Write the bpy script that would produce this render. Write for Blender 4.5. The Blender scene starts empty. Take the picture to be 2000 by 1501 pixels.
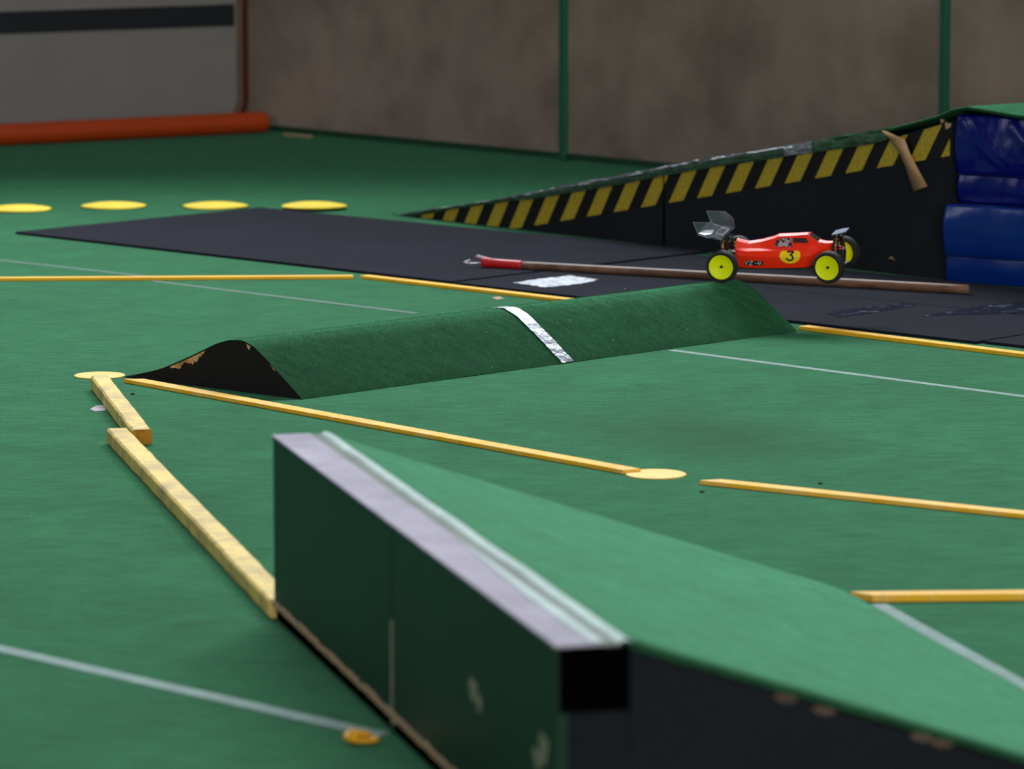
import bpy, bmesh, math, random
import numpy as np
from mathutils import Vector, Matrix
from mathutils import noise as mn
rnd = random.Random(7)
sc = bpy.context.scene
COL = sc.collection

# ------------------------------------------------------------------ camera, exposure, light
F, TH, H = 8000.0, math.radians(7.8), 1.32
cam_d = bpy.data.cameras.new('camera'); cam = bpy.data.objects.new('camera', cam_d); COL.objects.link(cam)
cam.location = (0, 0, H); cam.rotation_euler = (math.pi/2 - TH, 0, 0)
cam_d.sensor_width = 36; cam_d.sensor_fit = 'HORIZONTAL'; cam_d.lens = F/2000*36
cam_d.dof.use_dof = True; cam_d.dof.focus_distance = 9.7; cam_d.dof.aperture_fstop = 5.4
cam_d.clip_end = 200
sc.camera = cam
sc.view_settings.view_transform = 'Standard'; sc.view_settings.look = 'None'
sc.view_settings.gamma = 1; sc.view_settings.use_curve_mapping = False
sc.view_settings.exposure = 0.0
sc.cycles.max_bounces = 6; sc.cycles.transparent_max_bounces = 12

w = bpy.data.worlds.new('hall_light'); sc.world = w; w.use_nodes = True
w.node_tree.nodes['Background'].inputs[0].default_value = (0.80, 0.86, 1.0, 1)
w.node_tree.nodes['Background'].inputs[1].default_value = 0.10

def area(name, loc, target, sx, sy, power, color):
    d = bpy.data.lights.new(name, 'AREA'); d.shape = 'RECTANGLE'; d.size = sx; d.size_y = sy
    d.energy = power; d.color = color
    o = bpy.data.objects.new(name, d); COL.objects.link(o); o.location = loc
    o.rotation_euler = (Vector(target)-Vector(loc)).to_track_quat('-Z', 'Y').to_euler()
    return o
area('far_roof_light', (0, 28.5, 15.5), (0, 9, 0), 20, 3.5, 10000, (0.90, 0.95, 1.0))
area('roof_light', (0, 10.5, 10.0), (0, 10, 0), 8, 4, 200, (1.0, 0.97, 0.93))
area('side_window_light', (11, 3, 4.5), (-2, 13, 0), 5, 3, 260, (0.75, 0.87, 1.0))
area('near_fill_light', (3, -15, 4.0), (1, 14, 0.3), 12, 4, 2200, (1.0, 0.96, 0.93))  # added fill behind the camera, brightens the wall and front faces
area('left_gloss_light', (-11, 8, 3.6), (1, 10, 0.3), 4, 2, 110, (0.85, 0.92, 1.0))  # added unseen light that puts gloss on the blue mats

# ------------------------------------------------------------------ geometry helpers
def ray(px, py):
    x = (px-1000)/F; y = -(py-750.5)/F
    return Vector((x, math.cos(TH)+y*math.sin(TH), -math.sin(TH)+y*math.cos(TH)))
def G(px, py, z=0.0):                       # point of a horizontal plane
    d = ray(px, py); t = (z-H)/d.z
    return Vector((d.x*t, d.y*t, z))
def VP(px, py, P, D):                       # (s, z) on the vertical plane through P along D
    d = ray(px, py)
    t = (P.x*D.y-P.y*D.x)/(d.x*D.y-d.y*D.x)
    q = Vector((d.x*t, d.y*t, H+d.z*t))
    return (q.x-P.x)*D.x+(q.y-P.y)*D.y, q.z
def unit(v): v = Vector((v.x, v.y, 0)); return v.normalized()
def perp(v): return Vector((-v.y, v.x, 0))   # left of v
UP = Vector((0, 0, 1))

def mesh_obj(name, V, Fc, mat, root=None, smooth=False, off=True, uv=None, bevel=0, seg=2):
    me = bpy.data.meshes.new(name)
    o0 = root.location if (root is not None and off) else Vector((0, 0, 0))
    me.from_pydata([tuple(Vector(v)-o0) for v in V], [], Fc)
    if bevel:
        bm = bmesh.new(); bm.from_mesh(me)
        bmesh.ops.recalc_face_normals(bm, faces=bm.faces)
        bmesh.ops.bevel(bm, geom=list(bm.edges), offset=bevel, segments=seg, affect='EDGES', profile=0.5)
        bm.to_mesh(me); bm.free()
    elif uv is None:
        bm = bmesh.new(); bm.from_mesh(me); bmesh.ops.recalc_face_normals(bm, faces=bm.faces); bm.to_mesh(me); bm.free()
    if uv is not None:
        l = me.uv_layers.new(name='UVMap')
        for lp in me.loops: l.data[lp.index].uv = uv[lp.vertex_index]
    for m in (mat if isinstance(mat, list) else [mat]): me.materials.append(m)
    if smooth:
        for p in me.polygons: p.use_smooth = True
    me.update()
    o = bpy.data.objects.new(name, me); COL.objects.link(o)
    if root is not None: o.parent = root
    return o
def tag(o, label=None, cat=None, group=None, kind=None):
    if label: o['label'] = label
    if cat: o['category'] = cat
    if group: o['group'] = group
    if kind: o['kind'] = kind
    return o
def empty(name, loc, label, cat, group=None):
    o = bpy.data.objects.new(name, None); COL.objects.link(o); o.location = loc; o.empty_display_size = .05
    bpy.context.view_layer.update()
    return tag(o, label, cat, group)
def struct(o): o['kind'] = 'structure'; return o

def box(O, A, B, C):                        # corner + three edge vectors
    V = [O, O+A, O+A+B, O+B, O+C, O+A+C, O+A+B+C, O+B+C]
    return V, [(3, 2, 1, 0), (4, 5, 6, 7), (0, 1, 5, 4), (1, 2, 6, 5), (2, 3, 7, 6), (3, 0, 4, 7)]
def join(parts):
    V, Fc = [], []
    for v, f in parts:
        n = len(V); V += list(v); Fc += [tuple(i+n for i in q) for q in f]
    return V, Fc
def tube(pts, r, n=10, cap=True, rs=None):
    V, Fc = [], []
    pts = [Vector(p) for p in pts]
    prev = None
    for i, p in enumerate(pts):
        t = (pts[min(i+1, len(pts)-1)]-pts[max(i-1, 0)]).normalized()
        if prev is None: a = t.orthogonal().normalized()
        else: a = (prev - t*prev.dot(t)).normalized()
        prev = a; b = t.cross(a)
        rr = rs[i] if rs else r
        for k in range(n):
            th = 2*math.pi*k/n; V.append(p+(a*math.cos(th)+b*math.sin(th))*rr)
    for i in range(len(pts)-1):
        for k in range(n):
            Fc.append((i*n+k, i*n+(k+1) % n, (i+1)*n+(k+1) % n, (i+1)*n+k))
    if cap:
        Fc.append(tuple(reversed(range(n)))); m = (len(pts)-1)*n; Fc.append(tuple(m+k for k in range(n)))
    return V, Fc
def lathe(prof, n=40, axis='y', c=(0, 0, 0)):      # prof: (radius, axial)
    V, Fc = [], []; c = Vector(c)
    for r, a in prof:
        for k in range(n):
            th = 2*math.pi*k/n
            p = (r*math.cos(th), a, r*math.sin(th)) if axis == 'y' else (r*math.cos(th), r*math.sin(th), a)
            V.append(c+Vector(p))
    for i in range(len(prof)-1):
        for k in range(n):
            Fc.append((i*n+k, i*n+(k+1) % n, (i+1)*n+(k+1) % n, (i+1)*n+k))
    return V, Fc
def plate(poly, ext):                        # extrude a 3D polygon by a vector
    n = len(poly); V = [Vector(p) for p in poly]+[Vector(p)+ext for p in poly]
    Fc = [tuple(range(n)), tuple(reversed(range(n, 2*n)))]
    Fc += [(i, (i+1) % n, n+(i+1) % n, n+i) for i in range(n)]
    return V, Fc

# ------------------------------------------------------------------ materials
def srgb(r, g, b):
    f = lambda c: (c/255/12.92) if c/255 <= .04045 else ((c/255+.055)/1.055)**2.4
    return (f(r), f(g), f(b), 1)
class NT:
    def __init__(s, name):
        s.m = bpy.data.materials.new(name); s.m.use_nodes = True; s.t = s.m.node_tree
        s.b = s.t.nodes['Principled BSDF']; s.tc = s.n('ShaderNodeTexCoord')
    def n(s, t, **k):
        q = s.t.nodes.new(t)
        for a, v in k.items():
            if isinstance(v, (int, float, str, bool)) and hasattr(q, a): setattr(q, a, v)
        return q
    def l(s, a, b): s.t.links.new(a, b)
    def mapping(s, scale=(1, 1, 1), rot=(0, 0, 0), coord='Object'):
        q = s.n('ShaderNodeMapping'); q.inputs['Scale'].default_value = scale; q.inputs['Rotation'].default_value = rot
        s.l(s.tc.outputs[coord], q.inputs[0]); return q.outputs[0]
    def noise(s, scale, detail=3, rough=.55, vec=None):
        q = s.n('ShaderNodeTexNoise'); q.inputs['Scale'].default_value = scale
        q.inputs['Detail'].default_value = detail; q.inputs['Roughness'].default_value = rough
        s.l(vec if vec is not None else s.tc.outputs['Object'], q.inputs['Vector']); return q.outputs['Fac']
    def ramp(s, fac, stops):
        q = s.n('ShaderNodeValToRGB'); e = q.color_ramp.elements
        while len(e) < len(stops): e.new(.5)
        for i, (p, c) in enumerate(stops): e[i].position = p; e[i].color = c
        s.l(fac, q.inputs[0]); return q.outputs['Color']
    def mix(s, fac, a, b, mode='MIX'):
        q = s.n('ShaderNodeMix'); q.data_type = 'RGBA'; q.blend_type = mode
        for i, v in ((0, fac), (6, a), (7, b)):
            if isinstance(v, (int, float, tuple)): q.inputs[i].default_value = v
            else: s.l(v, q.inputs[i])
        return q.outputs[2]
    def math(s, op, a, b=0.0):
        q = s.n('ShaderNodeMath'); q.operation = op
        for i, v in ((0, a), (1, b)):
            if isinstance(v, (int, float)): q.inputs[i].default_value = v
            else: s.l(v, q.inputs[i])
        return q.outputs[0]
    def bump(s, h, strength=.3, dist=.002):
        q = s.n('ShaderNodeBump'); q.inputs['Strength'].default_value = strength; q.inputs['Distance'].default_value = dist
        s.l(h, q.inputs['Height']); s.l(q.outputs[0], s.b.inputs['Normal'])
    def set(s, **k):
        mp = dict(col='Base Color', rough='Roughness', metal='Metallic', spec='Specular IOR Level', coat='Coat Weight',
                  crough='Coat Roughness', sheen='Sheen Weight', srough='Sheen Roughness', stint='Sheen Tint', alpha='Alpha', trans='Transmission Weight')
        for a, v in k.items():
            i = s.b.inputs[mp[a]]
            if isinstance(v, (int, float, tuple)): i.default_value = v
            else: s.l(v, i)
        return s
def simple(name, c, rough=.5, var=.12, vs=30, **k):
    t = NT(name); f = t.noise(vs, 4)
    c1 = tuple(x*(1-var) for x in c[:3])+(1,); c2 = tuple(min(1, x*(1+var)) for x in c[:3])+(1,)
    t.set(col=t.ramp(f, [(.3, c1), (.7, c2)]), rough=rough, **k)
    return t.m

def carpet(name, base, sheen=.35, big=1.0, deep=None):
    t = NT(name)
    v = lambda k: tuple(x*k for x in base[:3])+(1,)
    m1 = t.mapping((1, 1, 1))
    fine = t.noise(420, 3, .7); mid = t.noise(150, 4, .75); lng = t.noise(34, 5, .7, t.mapping((.35, 1.6, 1), (0, 0, .1)))
    bigm = t.noise(1.3, 5, .6); bg2 = t.noise(6, 4, .6)
    c = t.ramp(fine, [(.25, v(.62)), (.75, v(1.42))])
    c = t.mix(.65, c, t.ramp(mid, [(.36, v(.55)), (.64, v(1.42))]))
    c = t.mix(1.0, c, t.ramp(lng, [(.38, (.74,)*3+(1,)), (.62, (1.18,)*3+(1,))]), 'MULTIPLY')
    c = t.mix(1.0, c, t.ramp(bigm, [(.35, (1-.16*big,)*3+(1,)), (.65, (1.0,)*3+(1,))]), 'MULTIPLY')
    c = t.mix(1.0, c, t.ramp(bg2, [(.35, (1-.18*big,)*3+(1,)), (.65, (1.0,)*3+(1,))]), 'MULTIPLY')
    if deep:                      # pile shade and sheen put into the colour: darker face-on, lighter at grazing view
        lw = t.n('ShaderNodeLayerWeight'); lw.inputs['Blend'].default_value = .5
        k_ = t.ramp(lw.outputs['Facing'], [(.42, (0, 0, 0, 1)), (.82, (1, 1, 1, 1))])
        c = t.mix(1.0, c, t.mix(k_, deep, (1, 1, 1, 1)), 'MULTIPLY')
    t.set(col=c, rough=.95, spec=.04, sheen=sheen, srough=.5, stint=(.36, .80, .60, 1))
    t.bump(t.math('ADD', fine, t.math('MULTIPLY', mid, .8)), .55, .004)
    return t
GREEN = srgb(50, 118, 76)
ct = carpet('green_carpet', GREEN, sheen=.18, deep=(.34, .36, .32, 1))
# worn dark patch on the lane in front of the jump and two broad faint darker areas, fixed to the floor
def dark_patch(t, cx, cy, rx, ry, rot, amount, dark):
    mp = t.n('ShaderNodeMapping'); mp.vector_type = 'TEXTURE'
    mp.inputs['Location'].default_value = (cx, cy, 0); mp.inputs['Rotation'].default_value = (0, 0, rot); mp.inputs['Scale'].default_value = (rx, ry, 1)
    t.l(t.tc.outputs['Object'], mp.inputs[0])
    g = t.n('ShaderNodeTexGradient'); g.gradient_type = 'SPHERICAL'; t.l(mp.outputs[0], g.inputs[0])
    f = t.math('MULTIPLY', g.outputs['Fac'], t.math('MULTIPLY', t.noise(9, 4), amount*2)); 
    cur = t.b.inputs['Base Color'].links[0].from_socket
    t.l(t.mix(f, cur, dark), t.b.inputs['Base Color'])
for px, py, rx, ry, rot, a in ((1370, 845, .34, .5, .4, .75), (1480, 862, .3, .3, .2, .5), (1700, 655, .5, .9, .4, .15), (1350, 260, 4, 2, 0, .1)):
    q = G(px, py); dark_patch(ct, q.x, q.y, rx, ry, rot, a, srgb(40, 78, 48))
M_CARPET = ct.m
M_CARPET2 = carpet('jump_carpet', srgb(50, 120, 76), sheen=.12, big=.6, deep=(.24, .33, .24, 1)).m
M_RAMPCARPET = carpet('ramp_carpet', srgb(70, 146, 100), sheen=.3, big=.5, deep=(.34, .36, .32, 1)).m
M_PILE = simple('carpet_fibres', srgb(48, 122, 78), .9, .35, 300)

def rubber(name, c, fine=350):
    t = NT(name); f = t.noise(fine, 2, .7); b = t.noise(2.2, 5, .6)
    v = lambda k: tuple(x*k for x in c[:3])+(1,)
    cc = t.mix(1.0, t.ramp(f, [(.3, v(.65)), (.7, v(1.45))]), t.ramp(b, [(.3, (.8, .8, .8, 1)), (.7, (1.1, 1.1, 1.1, 1))]), 'MULTIPLY')
    t.set(col=cc, rough=.95, spec=.03, sheen=.02, srough=.5); t.bump(f, .4, .002)
    return t.m
M_MAT = rubber('black_felt_mat', srgb(30, 32, 42))
M_PANEL = rubber('black_felt_panel', srgb(32, 36, 40))
M_BLACK = simple('matt_black', srgb(16, 16, 18), .8)
M_DARK = simple('near_black', srgb(4, 4, 4), 1.0, spec=.0)
M_DULL = simple('dull_worn_edge', srgb(96, 80, 70), .9, .25, 60, spec=.1)

def chipped(name):            # black painted wood whose rim has worn to bare timber
    t = NT(name); 
    e = t.n('ShaderNodeUVMap'); sp = t.n('ShaderNodeSeparateXYZ'); t.l(e.outputs[0], sp.inputs[0])
    nz = t.noise(38, 6, .7); n2 = t.noise(9, 3, .6); fb = t.noise(500, 3, .7)
    win = t.math('MAXIMUM', t.math('SUBTRACT', 1.0, t.math('DIVIDE', t.math('ABSOLUTE', t.math('SUBTRACT', sp.outputs[0], CHIP_S)), .09)), 0.0)
    win = t.math('MINIMUM', t.math('MULTIPLY', win, 1.6), 1.0)
    w2 = t.math('MAXIMUM', t.math('SUBTRACT', 1.0, t.math('DIVIDE', t.math('ABSOLUTE', t.math('SUBTRACT', sp.outputs[0], CHIP_R)), .035)), 0.0)
    w3 = t.math('MAXIMUM', t.math('SUBTRACT', 1.0, t.math('DIVIDE', t.math('ABSOLUTE', t.math('SUBTRACT', sp.outputs[0], CHIP_T)), .016)), 0.0)
    win = t.math('MAXIMUM', win, t.math('MAXIMUM', t.math('MULTIPLY', w2, .72), t.math('MULTIPLY', w3, .85)))
    rim = t.math('SUBTRACT', t.math('ADD', t.math('MULTIPLY', nz, .040), t.math('MULTIPLY', n2, .060)), t.math('ADD', sp.outputs[1], t.math('SUBTRACT', .062, t.math('MULTIPLY', win, .026))))
    m = t.math('GREATER_THAN', rim, 0.0)
    m = t.math('MULTIPLY', m, t.math('GREATER_THAN', t.math('ADD', sp.outputs[1], .0), .0015))
    blk = t.ramp(fb, [(.3, srgb(10, 10, 11)), (.7, srgb(34, 33, 35))])
    wd = t.ramp(nz, [(.4, srgb(150, 112, 70)), (.6, srgb(205, 168, 118))])
    t.set(col=t.mix(m, blk, wd), rough=.85, spec=.2); t.bump(fb, .4, .002); return t.m
CHIP_S = VP(365, 700, G(590, 780), unit(G(241, 736)-G(590, 780)))[0]
CHIP_R = VP(533, 715, G(590, 780), unit(G(241, 736)-G(590, 780)))[0]
CHIP_T = VP(485, 680, G(590, 780), unit(G(241, 736)-G(590, 780)))[0]
M_CHIP = chipped('chipped_black_wood')

def yellow_wood(name, c, worn, amount, rough=.45):
    t = NT(name); n1 = t.noise(14, 6, .65); n2 = t.noise(5, 4, .6); st = t.noise(60, 4, .7, t.mapping((1, .25, 1), (0, 0, .6)))
    v = lambda k: tuple(min(1, x*k) for x in c[:3])+(1,)
    col = t.ramp(n2, [(.3, v(.88)), (.7, v(1.12))])
    f = t.math('MULTIPLY', t.math('MULTIPLY', t.math('GREATER_THAN', n1, .5), t.math('SUBTRACT', n1, .42)), amount*6)
    col = t.mix(f, col, worn)
    col = t.mix(t.math('MULTIPLY', t.math('MAXIMUM', t.math('SUBTRACT', st, .58), 0), 4*amount), col, srgb(70, 58, 40))
    t.set(col=col, rough=max(rough, .55), spec=.10); t.bump(st, .15, .001); return t.m
M_LANE = yellow_wood('yellow_lane_strip', srgb(252, 186, 30), srgb(235, 195, 110), .15, .38)
M_LANEW = yellow_wood('worn_lane_strip', srgb(248, 184, 44), srgb(240, 205, 140), .3, .4)
M_TIMBER = yellow_wood('worn_yellow_timber', srgb(232, 204, 116), srgb(175, 152, 112), .5, .6)
M_ENDGR = yellow_wood('timber_end_grain', srgb(190, 135, 40), srgb(120, 75, 25), .6, .7)
M_DISC = simple('yellow_plastic', srgb(245, 200, 80), .5, .06, 12, spec=.2)
M_DISCF = simple('bright_yellow_plastic', srgb(255, 222, 56), .65, .08, 12, spec=.08)
M_DISCP = simple('pale_yellow_plastic', srgb(240, 200, 92), .5, .05, 12, spec=.15)
M_YMARK = simple('amber_plastic', srgb(245, 180, 10), .4, .05, 20)

def tape(name, c, metal=.5, rough=.35, wr=.6, ws=40, stretch=(1, 1, 1)):
    t = NT(name); n1 = t.noise(ws, 3, .5, t.mapping(stretch)); n2 = t.noise(ws*.3, 4)
    v = lambda k: tuple(min(1, x*k) for x in c[:3])+(1,)
    n3 = t.noise(ws*1.6, 4, .6, t.mapping(tuple(q*w for q, w in zip(stretch, (.5, 1.4, 1))), (0, 0, .4)))
    t.set(col=t.mix(1.0, t.ramp(n2, [(.3, v(.8)), (.7, v(1.15))]), t.ramp(n3, [(.38, (1-.5*wr,)*3+(1,)), (.6, (1.1,)*3+(1,))]), 'MULTIPLY'), metal=metal, rough=rough, spec=.6 if metal > .12 else .12); t.bump(n1, wr, .006); return t.m
M_SILVER = tape('silver_tape', srgb(150, 156, 164), .4)
M_FLOORT = tape('floor_seam_tape', srgb(120, 148, 142), .0, .7, .3)
M_FLOORD = tape('dull_seam_tape', srgb(66, 102, 86), .0, .6, .2)
M_CAPTAPE = tape('lilac_grey_tape', srgb(174, 168, 182), .0, .8, .2, 20)
M_CAPDULL = tape('taupe_tape_edge', srgb(104, 116, 104), .0, .7, .2, 20)
M_CAPBRI = tape('pale_clear_tape', srgb(150, 176, 170), .05, .5, .3, 20)
M_CHALK = tape('white_tape', srgb(214, 222, 232), .0, .6, .9, 60, (1, .3, 1))

def greenpaint():
    t = NT('dark_green_laminate'); n = t.noise(2.5, 4); n2 = t.noise(3.3, 2, .4)
    c = t.ramp(n, [(.3, srgb(10, 42, 28)), (.7, srgb(15, 54, 36))])
    t.set(col=c, rough=.45, spec=.25); t.bump(n2, .05, .01); return t.m
M_GLAM = greenpaint()
M_TAN = simple('bare_chipboard', srgb(176, 148, 112), .9, .2, 90)
M_DUST = simple('scraped_patch', srgb(138, 142, 118), .9, .2, 60)

def wallmat():
    t = NT('ribbed_barrier_sheet'); n = t.noise(2.4, 5, .6); n2 = t.noise(.8, 4, .6, t.mapping((1, 1, .5)))
    c = t.mix(1.0, t.ramp(n, [(.34, (.68, .66, .64, 1)), (.60, (1.03, 1.02, 1.01, 1))]), t.ramp(n2, [(.3, srgb(136, 121, 112)), (.7, srgb(156, 140, 129))]), 'MULTIPLY')
    wv = t.n('ShaderNodeTexWave'); wv.wave_type = 'BANDS'; wv.bands_direction = 'Z'; wv.inputs['Scale'].default_value = 55; wv.inputs['Distortion'].default_value = .1
    t.l(t.tc.outputs['Object'], wv.inputs['Vector'])
    c = t.mix(1.0, c, t.ramp(wv.outputs['Fac'], [(.2, (.88, .88, .88, 1)), (.8, (1.06, 1.06, 1.06, 1))]), 'MULTIPLY')
    t.set(col=c, rough=.75, spec=.2); t.bump(wv.outputs['Fac'], .25, .002); return t.m
M_WALL = wallmat()
M_LBOARD = simple('white_board', srgb(132, 128, 124), .38, .05, 3, spec=.5)
M_LRIM = simple('board_rim', srgb(104, 88, 74), .5, .05, 5)
M_BAND = simple('black_band', srgb(12, 20, 26), .6, .1, 5)
M_REDP = simple('dark_red_paint', srgb(84, 26, 20), .8, .1, 10, spec=.1)
M_ROLL = simple('orange_vinyl', srgb(180, 66, 22), .30, .08, 3)
M_POST = simple('green_post_paint', srgb(16, 92, 66), .45, .1, 10)
M_RAIL = simple('green_rail_paint', srgb(16, 62, 42), .5, .1, 10)

def vinyl(name, c, wr):
    t = NT(name); n = t.noise(5, 3, .55, t.mapping((1, 1, .45), (0, .7, 0))); n2 = t.noise(180, 2); n3 = t.noise(2, 3)
    v = lambda k: tuple(x*k for x in c[:3])+(1,)
    t.set(col=t.ramp(n3, [(.3, v(.8)), (.7, v(1.15))]), rough=.24, spec=.32, coat=.12, crough=.08)
    t.bump(t.math('ADD', n, t.math('MULTIPLY', n2, .02)), wr, .05); return t.m
M_BLUE1 = vinyl('dark_blue_vinyl', srgb(2, 14, 108), .6)
M_BLUE2 = vinyl('blue_vinyl', srgb(3, 44, 122), .18)

def woodrod():
    t = NT('broom_handle_wood'); n = t.noise(30, 5, .6, t.mapping((.12, 1, 1), (0, 0, .62))); n2 = t.noise(3, 3)
    c = t.mix(t.math('MULTIPLY', n2, .5), t.ramp(n, [(.3, srgb(96, 66, 48)), (.7, srgb(158, 118, 90))]), srgb(70, 50, 42))
    t.set(col=c, rough=.5, spec=.4); t.bump(n, .2, .002); return t.m
M_ROD = woodrod()
M_REDS = simple('red_tape', srgb(196, 22, 26), .45, .08, 30)
M_PINK = simple('pink_white_tape', srgb(232, 190, 196), .5, .08, 30)
M_WIRE = simple('pale_wire', srgb(205, 205, 210), .3, .05, 30, metal=.6)
M_MASK = yellow_wood('masking_tape', srgb(196, 158, 116), srgb(130, 100, 66), .25, .7)

def hazard():
    t = NT('hazard_tape'); u = t.n('ShaderNodeUVMap'); sp = t.n('ShaderNodeSeparateXYZ'); t.l(u.outputs[0], sp.inputs[0])
    a = t.math('SUBTRACT', sp.outputs[0], sp.outputs[1]); f = t.math('FRACT', a)
    m = t.math('LESS_THAN', f, .52); nz = t.noise(120, 3); nn = t.noise(8, 3)
    y = t.ramp(nz, [(.3, srgb(160, 138, 34)), (.7, srgb(196, 172, 50))]); k = t.ramp(nz, [(.3, srgb(10, 10, 10)), (.7, srgb(20, 20, 20))])
    t.set(col=t.mix(m, k, y), rough=.5, spec=.3); t.bump(nn, .1, .01); return t.m
M_HAZ = hazard()

# ------------------------------------------------------------------ floor and walls
fx0, fx1, fy0, fy1 = -9.0, 9.0, -1.5, 24.0
V, Fc = box(Vector((fx0, fy0, -.05)), Vector((fx1-fx0, 0, 0)), Vector((0, fy1-fy0, 0)), Vector((0, 0, .05)))
struct(mesh_obj('floor', V, Fc, M_CARPET))

WH = 2.9  # unseen upper wall, height set to shade the floor beside it
C0 = G(485, 253); WD = unit(G(1290, 331)-C0); WN = -perp(WD)      # WN faces the camera? fixed below
if WN.y > 0: WN = -WN
s_post = [VP(1104, 300, C0, WD)[0], VP(1846, 300, C0, WD)[0]]
gap = s_post[1]-s_post[0]; s_post.append(s_post[1]+gap); s_post.append(s_post[2]+gap)
wall = bpy.data.objects.new('wall_back', None); COL.objects.link(wall); wall.location = C0; struct(wall)
edges = [-.5]+s_post
for a, b in zip(edges[:-1], edges[1:]):
    O = C0+WD*(a+.012)-WN*.02+UP*.03; V, Fc = box(O, WD*(b-a-.024), WN*.02, UP*(WH-.03)); mesh_obj('panel', V, Fc, M_WALL, wall)
for s in s_post:
    O = C0+WD*(s-.016)-WN*.02; V, Fc = box(O, WD*.032, WN*.04, UP*(WH+.02)); mesh_obj('post', V, Fc, M_POST, wall, bevel=.004)
O = C0-WD*.4-WN*.02+UP*.004; V, Fc = box(O, WD*(edges[-1]+.4), WN*.034, UP*.026)
struct(mesh_obj('baseboard_back', V, Fc, M_RAIL, bevel=.004))

LD = unit(G(0, 284)-G(537, 257))            # towards the left front
LN = perp(LD)
if LN.y > 0: LN = -LN
L0 = C0+LD*.0
wl = bpy.data.objects.new('wall_left', None); COL.objects.link(wl); wl.location = L0; struct(wl)
# board with rounded lower corner
def lp(px, py, off=0.0):
    s, z = VP(px, py, L0, LD); return L0+LD*s+UP*z+LN*off
def lboard(s0, s1, z0, z1, r, off, th, nm, m):
    pts = []
    for k in range(9):
        a = math.pi/2*k/8
        pts.append((s0+r-r*math.sin(a), z0+r-r*math.cos(a)))
    pts = [(s1, z0)]+pts+[(s0, z1), (s1, z1)]
    poly = [L0+LD*s+UP*z+LN*off for s, z in pts]
    V, Fc = plate(poly, LN*th); return mesh_obj(nm, V, Fc, m, wl)
sA = VP(474, 100, L0, LD)[0]; sB = VP(461, 100, L0, LD)[0]
lboard(sA, 6.0, .02, WH, .10, -.02, .02, 'board_rim', M_LRIM)
lboard(sB, 6.0, .05, WH, .09, 0, .004, 'board_face', M_LBOARD)
sC = VP(478.5, 100, L0, LD)[0]
rr = .12
pts = [L0+LD*sC+UP*WH, L0+LD*sC+UP*.13, L0+LD*(sC+.01)+UP*.09, L0+LD*(sC+.04)+UP*.045, L0+LD*(sC+.1)+UP*.02, L0+LD*6+UP*.02]
V, Fc = tube(pts, .011, 8); mesh_obj('edge_tube', V, Fc, M_REDP, wl, smooth=True)
sE, zt = VP(455, 8, L0, LD); _, zb = VP(455, 50, L0, LD)
s2, zt2 = VP(0, 23, L0, LD); _, zb2 = VP(0, 66, L0, LD)
k = 6.0/s2
poly = [L0+LD*s+UP*z+LN*.004 for s, z in ((sE, zb), (sE, zt), (6, zt+(zt2-zt)*(6-sE)/(s2-sE)), (6, zb+(zb2-zb)*(6-sE)/(s2-sE)))]
V, Fc = plate(poly, LN*.006); mesh_obj('stripe', V, Fc, M_BAND, wl)

# orange padded roll along the left board
a = G(537, 257)+LD*.06+LN*.02; b = a+LD*6.5
r0 = .046
p0 = a+UP*r0; p1 = b+UP*r0; dd = (p1-p0).normalized()
pts = [p0+dd*.0, p0+dd*.006, p0+dd*.02, p0+dd*.05]+[p0+dd*(.05+i*.3) for i in range(1, 22)]
V, Fc = tube(pts, r0, 28, rs=[r0*.80, r0*.92, r0*.985]+[r0]*22)
er = empty('padded_roll', a, 'long orange-brown vinyl roll lying on the floor along the left board', 'roll')
mesh_obj('roll_cover', V, Fc, M_ROLL, er, smooth=True)
V, Fc = tube([p0-dd*.002, p0+dd*.004], .028, 24); mesh_obj('end_cap', V, Fc, M_REDP, er)

# ------------------------------------------------------------------ black mats
MT = .008
def slab(name, pts, z0, z1, m, label, cat, group=None, bev=.0015):
    root = None
    V, Fc = plate([Vector((p.x, p.y, z0)) for p in pts], UP*(z1-z0))
    o = mesh_obj(name, V, Fc, m, bevel=bev)
    c = sum((Vector(v) for v in V), Vector())/len(V); c.z = z0
    for v in o.data.vertices: v.co -= c
    o.location = c
    return tag(o, label, cat, group)
A0, A1, A2, A3 = G(30, 457), G(508, 409), G(1384, 494), G(882, 554)
slab('floor_mat', [A0, A1, A2, A3], 0, MT, M_MAT, 'large diamond-shaped black mat with its sharp corner far left beside the yellow discs', 'mat')
bd = unit(A3-A0)                                   # down-right direction
B0 = G(889, 556); B1 = G(1906, 672)
bp = unit(A2-A3)
w1 = (G(1142, 529)-B0).dot(bp); w2 = (G(1395, 506)-B0).dot(bp)
LB = (B1-B0).length
bdd = unit(B1-B0)
slab('floor_mat', [B0, B1, B1+bp*w1, B0+bp*w1+bdd*.0], 0, MT, M_MAT, 'long black mat strip behind the carpeted jump with a white tape patch on it', 'mat')
o2 = .006
slab('floor_mat', [B0+bp*(w1+o2)+bdd*.01, B1+bp*(w1+o2)-bdd*.28, B1+bp*w2-bdd*.28, B0+bp*w2+bdd*.01], 0, MT, M_MAT, 'black mat under the wooden pole, next to the foot of the striped ramp', 'mat')
slab('floor_mat', [B1+bp*(w1+o2)-bdd*.27, B1+bp*(w1+o2)+bdd*1.1, B1+bp*(w1+.42)+bdd*1.1, B1+bp*(w1+.42)-bdd*.27], 0, MT, M_MAT, 'black mat in front of the blue gym mats at the right edge', 'mat')
slab('floor_mat', [B1+bp*.02+bdd*.012, B1+bdd*1.3+bp*.02, B1+bdd*1.3+bp*w1, B1+bp*w1+bdd*.012], 0, MT, M_MAT, 'black mat at the right edge in line with the end of the long mat strip', 'mat')

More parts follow.
